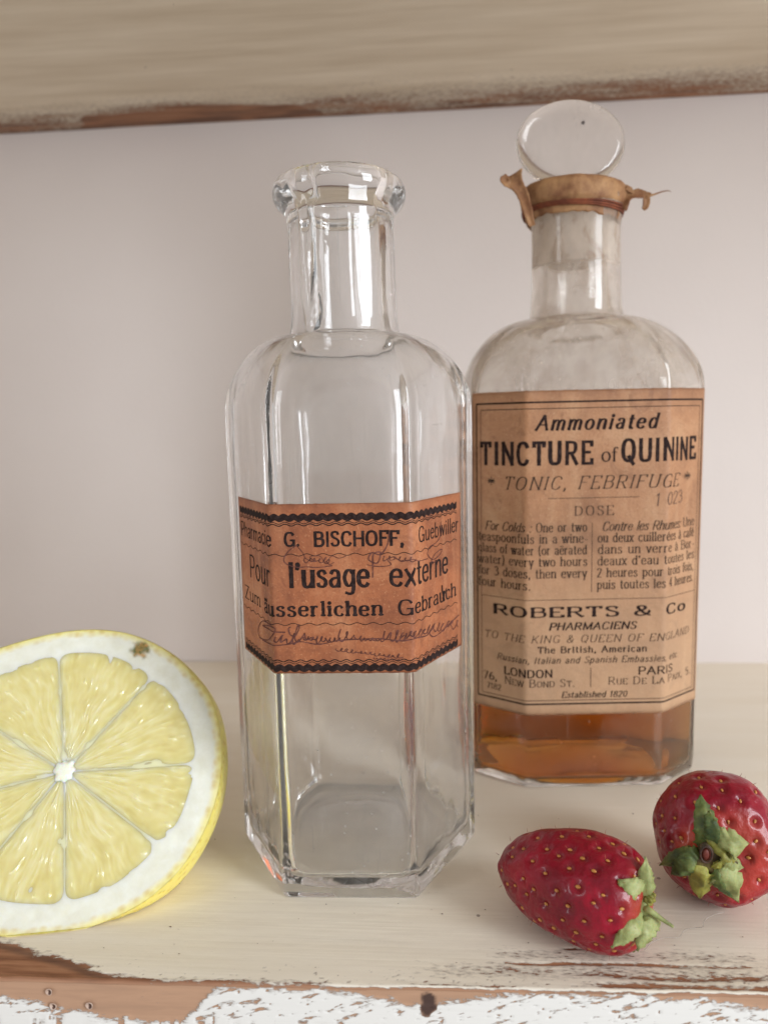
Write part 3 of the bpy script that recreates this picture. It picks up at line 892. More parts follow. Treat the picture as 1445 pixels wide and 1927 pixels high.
def label_sheet(name, b, s0, s1, z0, z1, mat, parent, rag=.00015, off0=.00003, off1=.00013, ns=150, nz=60, torn=None):
    S = np.linspace(s0, s1, ns); Z = np.linspace(z0, z1, nz)
    rows = []; E = []
    for j, z in enumerate(Z):
        zz = z+0*S
        e = np.exp(-np.minimum(np.minimum(S-s0, s1-S), min(z-z0, z1-z))/.0011)*.7
        ss = S.copy()
        if j in (0, nz-1): zz = zz+rag*(fbm(S*900, S*0+j, 71)-.5)*2
        ss[0] += rag*2*(float(fbm(np.array(z*900), np.array(1.), 72))-.5); ss[-1] += rag*2*(float(fbm(np.array(z*900), np.array(5.), 73))-.5)
        rows.append(b.surf(ss, zz, off1)); E.append(np.clip(e+(fbm(S*300, z*300+0*S, 74)-.5)*.3*(e > .1), 0, 1))
    n0 = ns*nz
    F = grid_faces(ns, nz)
    # back sheet and rim give the paper its thickness
    rows2 = []
    for j, z in enumerate(Z): rows2.append(b.surf(S, z+0*S, off0))
    F += [tuple(n0+i for i in f[::-1]) for f in grid_faces(ns, nz)]
    rim = [i for i in range(ns)]+[j*ns+ns-1 for j in range(1, nz)]+[(nz-1)*ns+i for i in range(ns-2, -1, -1)]+[j*ns for j in range(nz-2, 0, -1)]
    for a, c_ in zip(rim, rim[1:]+rim[:1]): F.append((c_, a, n0+a, n0+c_))
    o = make(name, np.concatenate(rows+rows2), F, mat, parent)
    attr(o, 'edge', np.concatenate(E+E))
    return o

def pix_to_label(b, px, py, face_pts):
    """pixel to (s, z): used once for laying out the print on its paper"""
    best = None
    v = ray(px, py)
    sv = np.linspace(face_pts[0], face_pts[1], 900)
    P = b.surf(sv, 0*sv, .0001)
    d = Vector((v.x, v.y)); 
    cr_ = P[:, 0]*v.y-P[:, 1]*v.x
    k = int(np.argmin(np.abs(cr_)))
    t = P[k][1]/v.y
    return float(sv[k]), CAM_H+t*v.z

# --- label 1
S1L, S1R, Z1B, Z1T = -.0222, .0310+.0240, .0553, .0940
lab1 = label_sheet('paper_label', B1, S1L, S1R, Z1B, Z1T, M_paper1, b1)
q1 = lambda zx, zy: pix_to_label(B1, 430+zx*.3253, 900+zy*.3253, (-.029, .061))
i1 = Ink(3)
a, c_ = S1L+.0010, S1R-.0022
zt = q1(650, 222)[1]
i1.band(a, c_, zt+.00035, zt-.00055, .00045, .00215)
i1.wave(a, c_, zt-.00125, .00022, .0028, .00016); i1.wave(a, c_, zt-.0017, .00022, .0028, .00024)
zb = q1(650, 1097)[1]
i1.band(a, c_, zb+.00045, zb-.00045, .00045, .00215)
i1.wave(a, c_, zb+.00175, .00022, .0026, .00022); i1.wave(a, c_, zb+.00125, .00022, .0026, .00014)
for zy in (440, 842): i1.wave(a, c_, q1(650, zy)[1], .00024, .0036, .00015)
def tx1(ink, txt, zx0, zx1, zyb, cap, **kw):
    s0 = max(q1(zx0, zyb)[0], S1L+.0016+(0.0008 if zx0 > 100 else 0)); s1 = q1(zx1, zyb)[0]
    ink.text(txt, s0, s1, q1(650, zyb)[1], cap, **kw)
tx1(i1, 'Pharmacie', 80, 250, 388, .0034, thick=.00042, thin=.0003, track=9)
tx1(i1, 'G.', 325, 410, 388, .0030, thick=.00056, thin=.00042, track=9)
tx1(i1, 'BISCHOFF,', 495, 1012, 390, .0031, thick=.00062, thin=.00046, track=13)
tx1(i1, 'Guebwiller', 1100, 1328, 388, .0034, thick=.00042, thin=.0003, track=9)
tx1(i1, 'Pour', 132, 245, 628, .0053, thick=.00062, thin=.00042, track=10)
tx1(i1, "l'usage", 352, 815, 626, .0054, thick=.00092, thin=.0006, track=9)
tx1(i1, 'externe', 935, 1268, 626, .0054, thick=.00078, thin=.0005, track=9)
tx1(i1, 'Zum', 105, 190, 785, .0032, thick=.0005, thin=.00022, serif=.9, track=10)
tx1(i1, 'äusserlichen', 213, 892, 795, .0033, thick=.00072, thin=.0003, serif=.8, track=14)
tx1(i1, 'Gebrauch', 982, 1315, 795, .0034, thick=.00064, thin=.0003, serif=.8, track=10)
i1.build('printed_lettering', B1, M_ink, lab1, .00017)
# pen scrawl over the print
i1s = Ink(5)
def scrawl(ink, q, pts, w, per=6):
    P = [q(*p) for p in pts]; C_ = crom(P, per)
    W = [w*(.65+.5*abs(math.sin(i*.37+len(pts)))) for i in range(len(C_))]
    ink.strip([tuple(c) for c in C_], W)
rs = random.Random(4)
scrawl(i1s, q1, [(400, 385), (350, 420), (320, 470), (345, 500), (400, 515), (450, 512), (520, 515), (600, 505)], .00020)
scrawl(i1s, q1, [(400, 395), (430, 430), (450, 465), (500, 480), (470, 455), (530, 450), (560, 485), (600, 450), (640, 462), (680, 450)], .00014)
scrawl(i1s, q1, [(930, 310), (920, 380), (880, 440), (830, 430), (810, 470), (860, 490), (880, 430), (840, 440), (835, 520), (835, 575)], .00026)
scrawl(i1s, q1, [(800, 500), (870, 510), (940, 500), (920, 470), (960, 455), (1000, 480), (1060, 470), (1100, 478), (1150, 465)], .00018)
scrawl(i1s, q1, [(1225, 250), (1222, 330), (1200, 370), (1160, 400), (1150, 440), (1180, 470), (1220, 440), (1230, 410), (1190, 440), (1170, 490), (1200, 480)], .00022)
scrawl(i1s, q1, [(250, 850), (200, 825), (175, 870), (185, 920), (230, 935), (262, 900), (255, 860), (200, 850), (240, 875), (330, 890)], .00026)
def loops(x0, y0, x1, y1, n, a, b_, w, slant_=.35):
    pts = []
    ph = 0
    for k in range(n*5):
        u = k/(n*5-1); ph += 2*PI/5*rs.uniform(.8, 1.2)
        env = rs.uniform(.15, 1.25)
        yy = -b_*math.sin(ph)*env*(1.9 if rs.random() < .08 else 1)
        pts.append((x0+(x1-x0)*u+a*math.cos(ph)*env-slant_*yy, y0+(y1-y0)*u+yy))
    scrawl(i1s, q1, pts, w, 4)
loops(265, 925, 400, 945, 4, 9, 26, .00030); loops(345, 890, 470, 920, 3, 16, 34, .00026); loops(430, 925, 660, 935, 9, 8, 14, .00026); loops(640, 900, 760, 925, 3, 14, 34, .00022)
loops(760, 930, 900, 935, 6, 6, 10, .00022); loops(900, 890, 1000, 925, 3, 12, 34, .00024); loops(1000, 920, 1330, 830, 13, 12, 26, .00024)
scrawl(i1s, q1, [(200, 935), (330, 962), (420, 945), (520, 960), (640, 938), (760, 930), (880, 928), (1000, 940), (1080, 925), (1150, 905), (1190, 840), (1160, 890), (1200, 910), (1330, 790)], .00026)
loops(620, 990, 1000, 1035, 14, 12, 10, .00016); loops(840, 1040, 1000, 1050, 8, 6, 5, .00014); loops(440, 470, 600, 480, 6, 14, 16, .00016); loops(900, 460, 1080, 470, 6, 12, 12, .00016)
i1s.build('handwriting', B1, M_scrawl, lab1, .00021)
# small tear near the right end
i1t = Ink(8)
scrawl(i1t, q1, [(1232, 618), (1234, 650), (1238, 680), (1236, 700)], .00045, 3); scrawl(i1t, q1, [(1258, 636), (1250, 660), (1238, 690)], .00030, 3)
i1t.build('paper_tear', B1, M_ink, lab1, .00025)

# --- label 2
S2L = -.0176; S2R = .0410+.0176; Z2B, Z2T = .0232, .1193
lab2 = label_sheet('paper_label', B2, S2L, S2R, Z2B, Z2T, M_paper2, b2, .0002, ns=170, nz=100)
q2 = lambda zx, zy: pix_to_label(B2, 870+zx*.3183, 720+zy*.3183, (-.0180, .0590))
q3 = lambda zx, zy: pix_to_label(B2, 870+zx*.3183, 1100+zy*.3183, (-.0180, .0590))
i2 = Ink(9); i2f = Ink(10)
zt = q2(650, 112)[1]; zb = q3(650, 704)[1]
sl, sr = S2L+.0016, S2R-.0014
for d, w in ((0, .0005), (.0014, .0002)):
    i2.line((sl+d, zt-d*1.3), (sr-d, zt-d*1.3), w); i2.line((sl+d, zb+d*.8), (sr-d, zb+d*.8), w)
    i2.line((sl+d, zb+d*.8), (sl+d, zt-d*1.3), w*.8); i2.line((sr-d, zb+d*.8), (sr-d, zt-d*1.3), w*.8)
def tx(ink, q, txt, zx0, zx1, zyb, cap, ref=700, **kw):
    s0 = q(zx0, zyb)[0]; s1 = q(zx1, zyb)[0]
    ink.text(txt, s0, s1, q(ref, zyb)[1], cap, **kw)
tx(i2, q2, 'Ammoniated', 432, 1145, 276, .0041, thick=.00088, thin=.0004, serif=.5, slant=.25, track=22)
tx(i2, q2, 'TINCTURE', 112, 768, 477, .0062, thick=.00115, thin=.0009, track=26)
tx(i2, q2, 'of', 820, 912, 470, .0040, thick=.00055, thin=.00024, serif=.7, track=6)
tx(i2, q2, 'QUININE', 942, 1372, 468, .0061, thick=.00110, thin=.00085, track=24)
tx(i2f, q2, '*', 150, 192, 624, .0042, thick=.0003); tx(i2f, q2, '*', 1306, 1342, 616, .0042, thick=.0003)
tx(i2f, q2, 'TONIC, FEBRIFUGE', 240, 1272, 628, .0037, thick=.00040, thin=.00020, serif=1.1, slant=.28, track=22)
sa = q2(505, 686); sb = q2(1045, 686); i2f.line((sa[0], sa[1]), (sb[0], sa[1]), .00016)
tx(i2f, q2, 'DOSE', 662, 892, 785, .0027, thick=.00036, thin=.00015, serif=1, track=26)
cols = [("   For Colds: One or two", 95, 735), ("teaspoonfuls in a wine-", 95, 738), ("glass of water (or aërated", 95, 732), ("water) every two hours", 95, 735), ("for 3 doses, then every", 95, 732), ("four hours.", 95, 400)]
colr = [("  Contre les Rhumes: Une", 798, 1365), ("ou deux cuillerées à café", 798, 1362), ("dans un verre à Bor-", 798, 1362), ("deaux d'eau toutes les", 796, 1362), ("2 heures pour trois fois,", 794, 1358), ("puis toutes les 4 heures.", 794, 1358)]
for k, yb_ in enumerate((879, 946, 1014, 1082, 1152, 1222)):
    for (t_, x0, x1) in (cols[k], colr[k]):
        if k == 0:
            lead = 135 if x0 < 500 else 824
            it, ro = ("For Colds :", "One or two") if x0 < 500 else ("Contre les Rhumes:", "Une")
            xm = (405, 435) if x0 < 500 else (1285, 1300)
            tx(i2f, q2, it, lead, xm[0], yb_, .00265, thick=.00034, thin=.00018, slant=.26, serif=.5, track=8)
            tx(i2f, q2, ro, xm[1], x1, yb_, .00265, thick=.00036, thin=.00018, serif=.95, track=12)
        else:
            tx(i2f, q2, t_, x0, x1, yb_, .00265, thick=.00036, thin=.00018, serif=.95, track=12)
sv = q2(765, 900)[0]; i2f.line((sv, q2(765, 828)[1]), (sv, q2(765, 1238)[1]), .00016)
zr = q3(700, 88)[1]; i2f.line((sl+.0014, zr), (sr-.0014, zr), .00016)
tx(i2, q3, 'ROBERTS & Co', 185, 1310, 189, .0029, thick=.00112, thin=.00034, serif=.62, track=16)
tx(i2, q3, 'PHARMACIENS', 512, 1022, 266, .0021, thick=.00048, thin=.00026, slant=.25, track=14, serif=.3)
tx(i2f, q3, 'TO THE KING & QUEEN OF ENGLAND', 130, 1330, 341, .0022, thick=.00025, thin=.00013, slant=.22, serif=.8, track=20)
tx(i2, q3, 'The British, American', 445, 1086, 402, .0019, thick=.00040, thin=.00020, serif=.5, track=18)
tx(i2f, q3, 'Russian, Italian and Spanish Embassies, etc.', 206, 1268, 463, .0019, thick=.00028, thin=.00016, slant=.25, serif=.4, track=16)
tx(i2, q3, 'LONDON', 247, 530, 545, .0023, thick=.00048, thin=.00028, serif=.4, track=14)
tx(i2, q3, 'PARIS', 1037, 1236, 537, .0023, thick=.00048, thin=.00028, serif=.4, track=14)
tx(i2, q3, '76,', 125, 205, 597, .0024, thick=.00045, thin=.0002, serif=.4, track=10)
tx(i2f, q3, 'NEW BOND ST.', 250, 660, 602, .0023, thick=.00030, thin=.00015, serif=.8, track=14, smallcap=True)
tx(i2f, q3, 'RUE DE LA PAIX, 5.', 862, 1340, 594, .0023, thick=.00030, thin=.00015, serif=.8, track=14, smallcap=True)
sv = q3(757, 545)[0]; i2f.line((sv, q3(757, 492)[1]), (sv, q3(757, 605)[1]), .00018)
tx(i2f, q3, '7182', 145, 228, 652, .0018, thick=.0003, thin=.00018, track=12)
tx(i2f, q3, 'Established 1820', 585, 968, 667, .0018, thick=.00034, thin=.00018, slant=.2, serif=.3, track=12)
i2.build('printed_lettering', B2, M_ink, lab2, .00017)
i2f.build('fine_print', B2, M_ink2, lab2, .00017)
i2n = Ink(12)
s0 = q2(1135, 742); i2n.text('1 023', s0[0], q2(1292, 742)[0], q2(700, 735)[1]-.0002, .0036, thick=.0003, thin=.0002, slant=.1, serif=.4, track=8, zrise=.0006)
i2n.build('stamped_number', B2, mat_ink('stamp_ink', srgb(92, 72, 62)), lab2, .00021)

# ------------------------------------------------------------------ lemon half
def build_lemon():
    tl = math.radians(37); ya = math.radians(12)
    nrm = Vector((math.sin(ya)*math.cos(tl), -math.cos(ya)*math.cos(tl), math.sin(tl)))   # face normal
    ex = Vector((math.cos(ya), math.sin(ya), 0)); ez = nrm.cross(ex)*-1
    if ez.z < 0: ez = -ez
    # face centre
    fc = on_y(120, 1462, .1665)
    root = empty('lemon_half', (fc.x, fc.y+.01, 0), 'halved lemon resting on its peel, cut face with segments towards the viewer', 'lemon')
    def plane_px(px, py):
        v = ray(px, py); t = (fc-CAMP).dot(nrm)/v.dot(nrm); q = CAMP+v*t-fc
        return q.dot(ex), q.dot(ez)
    zo = [(550, 84), (700, 98), (850, 152), (980, 228), (1100, 350), (1188, 470), (1232, 620), (1246, 780), (1234, 950), (1196, 1100), (1128, 1250), (1030, 1410), (910, 1530), (780, 1630), (590, 1718), (400, 1780), (200, 1806), (0, 1800), (-200, 1740), (-360, 1610), (-480, 1400), (-540, 1150), (-540, 850), (-480, 600), (-370, 420), (-200, 280), (0, 190), (150, 145), (320, 104)]
    po = [plane_px(x/3.011, 1160+y/3.011) for x, y in zo]
    ang = np.array([math.atan2(p[1], p[0]) for p in po]); rad_ = np.array([math.hypot(*p) for p in po])
    o_ = np.argsort(ang); ang = ang[o_]; rad_ = rad_[o_]
    A3 = np.concatenate([ang-2*PI, ang, ang+2*PI]); R3 = np.concatenate([rad_]*3)
    def Ro(t): return 1.012*np.interp((t+PI) % (2*PI)-PI, A3, R3)
    zf = [(590, 225), (830, 350), (1000, 500), (1078, 700), (1066, 950), (1000, 1150), (880, 1275), (640, 1510), (420, 1580), (200, 1612), (0, 1590), (-180, 1500), (-320, 1330), (-380, 1100), (-380, 850), (-320, 640), (-160, 440), (0, 350), (200, 270), (340, 240)]
    pf = [plane_px(x/3.011, 1160+y/3.011) for x, y in zf]
    af = np.array([math.atan2(p[1], p[0]) for p in pf]); rf = np.array([math.hypot(*p) for p in pf]); o_ = np.argsort(af)
    AF = np.concatenate([af[o_]-2*PI, af[o_], af[o_]+2*PI]); RF = np.concatenate([rf[o_]]*3)
    def Rf(t): return 1.04*np.interp((t+PI) % (2*PI)-PI, AF, RF)
    W3 = lambda x, y, h: fc+ex*x+ez*y+nrm*h
    n = 260; T = np.linspace(0, 2*PI, n, endpoint=False)
    Rsm = np.array([np.mean(Ro(t+np.linspace(-.12, .12, 9))) for t in T])
    # skin
    zest = Mat('lemon_zest')
    c = zest.coord()
    vor = zest.n('ShaderNodeTexVoronoi'); zest.l(c, vor.inputs['Vector']); vor.inputs['Scale'].default_value = 620
    pit = zest.ramp(vor.outputs['Distance'], [(.0, 0.0), (.45, 1.0)])
    colz = zest.mix(pit, srgb(226, 200, 92), srgb(240, 224, 124))
    zest.set(Base_Color=colz, Roughness=.38, Subsurface_Weight=.5, Subsurface_Scale=.002, Subsurface_Radius=(1, .8, .2))
    zest.bump(pit, .0003, .6)
    V = []; rows = 0
    depth = .0335
    ks = np.concatenate([np.linspace(0, .25, 10), np.linspace(.29, 1, 26)])
    for k in ks:
        a = k*PI/2
        # slightly fuller just behind the cut, nipple at the end
        rr = math.cos(a)**.92*(1+.09*math.sin(min(1, k*3)*PI/2)*(1-k)) if k < 1 else .012
        h = -depth*math.sin(a)
        if k > .9: h -= .004*((k-.9)/.1)**2
        for i, t in enumerate(T):
            r = Rsm[i]*max(rr, .012)
            V.append(W3(r*math.cos(t), r*math.sin(t), h))
        rows += 1
    F = grid_faces(n, rows, True); F.append(tuple((rows-1)*n+i for i in range(n)))
    V = np.array([tuple(v) for v in V])
    # rest on the shelf: flatten what dips under the board top
    mn = V[:, 2].min()
    V[:, 2] = np.where(V[:, 2] < .0004, .0004+(V[:, 2]-.0004)*.02, V[:, 2])
    print('lemon lowest', mn)
    make('peel', V, F, zest.m, root, recalc=True)
    # cut face: pith disc with rim
    pm = Mat('lemon_pith')
    rad = pm.attr('rim'); c = pm.coord()
    nn = pm.noise(c, 260, 4, .6)
    vor = pm.n('ShaderNodeTexVoronoi'); pm.l(c, vor.inputs['Vector']); vor.inputs['Scale'].default_value = 480
    dots = pm.ramp(vor.outputs['Distance'], [(.15, .7), (.6, 0.0)])
    wob = pm.math('ADD', rad, pm.math('MULTIPLY', pm.math('SUBTRACT', nn, .5), .05))
    ringm = pm.ramp(wob, [(.945, 0.0), (.99, 1.0)])
    gl = pm.math('MULTIPLY', pm.ramp(wob, [(.935, 0.0), (.955, .7), (.985, .8), (1.0, .4)]), dots)
    white = pm.ramp(nn, [(.3, srgb(226, 224, 206)), (.7, srgb(238, 238, 226))])
    inner = pm.ramp(pm.attr('mem'), [(0, 0.0), (1, 1.0)])
    base = pm.mix(inner, white, srgb(240, 234, 182))
    base = pm.mix(ringm, base, srgb(240, 228, 150))
    base = pm.mix(gl, base, srgb(212, 182, 92))
    bl = pm.attr('spot')
    bcol = pm.ramp(pm.noise(c, 600, 4, .7), [(.42, srgb(96, 104, 50)), (.62, srgb(190, 146, 84))])
    base = pm.mix(bl, base, bcol)
    pm.set(Base_Color=base, Roughness=.55, Subsurface_Weight=.6, Subsurface_Scale=.003, Subsurface_Radius=(1, .9, .6))
    pm.bump(nn, .0003, .5)
    V = []; rim = []; mem = []; spot = []
    fr = np.concatenate([np.linspace(.005, .7, 30), np.linspace(.72, 1.0, 34)])
    sp = plane_px(265, 1222)
    for f in fr:
        for i, t in enumerate(T):
            r = Rsm[i]*f
            x, y = r*math.cos(t), r*math.sin(t)
            h = .0002*mnoise.noise(Vector((x*300, y*300, 0)))
            if f > .985: h -= .0002*((f-.985)/.015)**2
            V.append(W3(x, y, h)); rim.append(f)
            mem.append(float(sstep(.0, .004, Rf(t)*.97-r)*sstep(.003, .006, r)))
            q = math.hypot((x-sp[0])/.0028, (y-sp[1])/.0026)+.5*mnoise.noise(Vector((x*900, y*900, 3)))
            spot.append(float(sstep(1.15, .5, q)))
    o = make('pith', V, grid_faces(n, len(fr), True), pm.m, root, recalc=True)
    attr(o, 'rim', rim); attr(o, 'mem', mem); attr(o, 'spot', spot)
    # flesh segments
    fm = Mat('lemon_flesh')
    c = fm.coord()
    v1 = fm.attr('streak'); n2 = fm.noise(c, 240, 3)
    colf = fm.ramp(v1, [(.15, srgb(212, 194, 116)), (.5, srgb(226, 214, 148)), (.85, srgb(240, 234, 194))])
    colf = fm.mix(fm.ramp(n2, [(.45, 0.0), (.8, .5)]), colf, srgb(236, 226, 172))
    fm.set(Base_Color=colf, Roughness=.13, Subsurface_Weight=.9, Subsurface_Scale=.004, Subsurface_Radius=(1, .85, .35), Specular_IOR_Level=.6, Coat_Weight=.4, Coat_Roughness=.08)
    mems = [93, 47, 3.5, -38, -90, -130, -166, -212]
    # membrane directions seen in the picture, taken to the face plane
    ctr = plane_px(122, 1452)
    def pa(deg): 
        q = plane_px(122+150*math.cos(math.radians(deg)), 1452-150*math.sin(math.radians(deg)))
        return math.atan2(q[1]-ctr[1], q[0]-ctr[0])
    aa = [pa(d) for d in mems]
    for k in range(8):
        a1 = aa[k]; a0 = aa[(k+1) % 8]
        while a0 > a1: a0 -= 2*PI
        am = (a0+a1)/2
        mid = (a1-a0)
        gap = .00020
        def edge(an, side, r):   # a point along a membrane, set off to this segment's side
            return np.array([ctr[0]+r*math.cos(an)-side*gap*math.sin(an)*-1*-1, ctr[1]+r*math.sin(an)+side*gap*math.cos(an)])
        def onf(t, f=1.0):
            # ray from ctr at angle t to the flesh limit
            lo, hi = 0, .05
            for _ in range(22):
                m_ = (lo+hi)/2; x, y = ctr[0]+m_*math.cos(t), ctr[1]+m_*math.sin(t)
                if math.hypot(x, y) < Rf(math.atan2(y, x))*f: lo = m_
                else: hi = m_
            return lo
        B = []
        rin = .0020
        B.append(edge(a0, 1, rin)); 
        for f in (.35, .6, .84, .955): B.append(edge(a0, 1, onf(a0+.03)*f))
        for t in np.linspace(a0+.065, a1-.065, 9): 
            r = onf(t)*(1-.02*math.cos((t-am)/mid*PI)); B.append(np.array([ctr[0]+r*math.cos(t), ctr[1]+r*math.sin(t)]))
        for f in (.955, .84, .6, .35): B.append(edge(a1, -1, onf(a1-.03)*f))
        B.append(edge(a1, -1, rin)); B.append(np.array([ctr[0]+(rin-.0004)*math.cos(am), ctr[1]+(rin-.0004)*math.sin(am)]))
        for _ in range(3):
            nb = []
            for i in range(len(B)):
                p, q = B[i], B[(i+1) % len(B)]; nb += [p*.75+q*.25, p*.25+q*.75]
            B = nb
        B = np.array(B); nb_ = len(B)
        cc = np.array([ctr[0]+.018*math.cos(am), ctr[1]+.018*math.sin(am)])
        V = []; sk = []
        nr = 44
        for j in range(nr):
            t = 1-(j/(nr-1))**1.2*.985
            for p in B:
                q = cc+(p-cc)*t
                dx, dy = q[0]-ctr[0], q[1]-ctr[1]
                r = math.hypot(dx, dy); th_ = math.atan2(dy, dx)
                # juice sacs: long, radial, wandering
                u = (th_-am)*r
                wv = mnoise.noise(Vector((q[0]*120, q[1]*120, k)))*.0016
                s1 = mnoise.noise(Vector(((th_*11+wv*700), r*150, k*3.1)))
                s2 = mnoise.noise(Vector(((th_*30+wv*1500), r*330, k*7.7)))
                cell = mnoise.noise(Vector((q[0]*520, q[1]*520, 5)))
                rel = .00012*s1+.00009*s2+.00008*cell+.0008*max(0, s2*1.0+cell*.6-.42)
                dome = .00020*(1-t**8)-.00009
                fade = min(1, (1-t)*9)
                V.append(W3(q[0], q[1], dome+rel*fade+.00012))
                sk.append(.56+.20*s1+.14*s2+.10*cell-.16*(r/.026-.5))
        F = grid_faces(nb_, nr, True); F.append(tuple((nr-1)*nb_+i for i in range(nb_)))
        o = make('flesh_segment', V, F, fm.m, root, recalc=True)
        attr(o, 'streak', sk)
    # core
    V = []; t = np.linspace(0, 2*PI, 40, endpoint=False)
    for f, h in [(1.0, -.0001), (.85, .00035), (.5, .0006), (.02, .0006)]:
        for a in t:
            r = .0025*f*(1+.10*math.sin(8*a+.6)+.35*mnoise.noise(Vector((math.cos(a)*2, math.sin(a)*2, 1))))
            V.append(W3(ctr[0]+r*math.cos(a), ctr[1]+r*math.sin(a), h+.0003))
    F = grid_faces(40, 4, True); F.append(tuple(120+i for i in range(40)))
    make('core', V, F, mat_simple('lemon_core', srgb(244, 240, 214), srgb(252, 250, 238), 900, .6, .0003, 900, sss=.002), root, recalc=True)
build_lemon()

# ------------------------------------------------------------------ strawberries
def mat_berry():
    m = Mat('strawberry_skin')
    c = m.coord()
    n1 = m.noise(c, 90, 4, .6); pale = m.attr('pale'); dim = m.attr('dimple')
    col = m.ramp(n1, [(.3, srgb(104, 2, 24)), (.6, srgb(146, 4, 34)), (.8, srgb(174, 12, 46))])
    col = m.mix(pale, col, srgb(214, 96, 62))
    col = m.mix(m.math('MULTIPLY', dim, .45), col, srgb(110, 4, 18))
    m.set(Base_Color=col, Roughness=.34, Subsurface_Weight=.25, Subsurface_Scale=.003, Subsurface_Radius=(1, .25, .18), Specular_IOR_Level=.22, Coat_Weight=.38, Coat_Roughness=.10)
    m.bump(m.math('ADD', m.noise(c, 900, 4, .6), m.math('MULTIPLY', m.noise(c, 330, 3), 1.6)), .00042, .6)
    return m.m
M_berry = mat_berry()
M_seed = mat_simple('achene', srgb(176, 104, 48), srgb(212, 158, 80), 700, .4, .0001, 900, mid=(.3, .7))
def mat_leaf(name, a, b_, c3):
    m = Mat(name)
    c = m.coord(); n = m.noise(c, 260, 4, .6)
    col = m.ramp(n, [(.3, a), (.55, b_), (.8, c3)])
    n2 = m.noise(m.coord((1, 1, 1)), 1400, 3, .6)
    col = m.mix(m.ramp(n2, [(.55, 0.0), (.8, .5)]), col, a)
    m.set(Base_Color=col, Roughness=.6, Subsurface_Weight=.2, Subsurface_Scale=.001)
    m.bump(m.noise(c, 1300, 4), .0003, .6)
    return m.m
M_leafA = mat_leaf('pale_sepal', srgb(108, 112, 58), srgb(152, 158, 98), srgb(190, 190, 142))
M_leafB = mat_leaf('dark_sepal', srgb(44, 62, 24), srgb(88, 102, 46), srgb(140, 150, 84))
M_leafC = mat_leaf('yellow_sepal', srgb(96, 92, 34), srgb(146, 142, 58), srgb(186, 180, 96))

M_seedhair = mat_simple('seed_hair', srgb(120, 40, 34), srgb(176, 96, 60), 500, .5)
seed_me = None
def seed_mesh():
    global seed_me
    if seed_me: return seed_me
    bm = bmesh.new(); bmesh.ops.create_uvsphere(bm, u_segments=8, v_segments=6, radius=1)
    for v in bm.verts:
        v.co.x *= .00034*(1-.35*max(0, v.co.y)); v.co.y *= .00052; v.co.z *= .00026
    seed_me = bpy.data.meshes.new('seed'); bm.to_mesh(seed_me); bm.free()
    seed_me.polygons.foreach_set('use_smooth', [True]*len(seed_me.polygons))
    seed_me.materials.append(M_seed)
    return seed_me

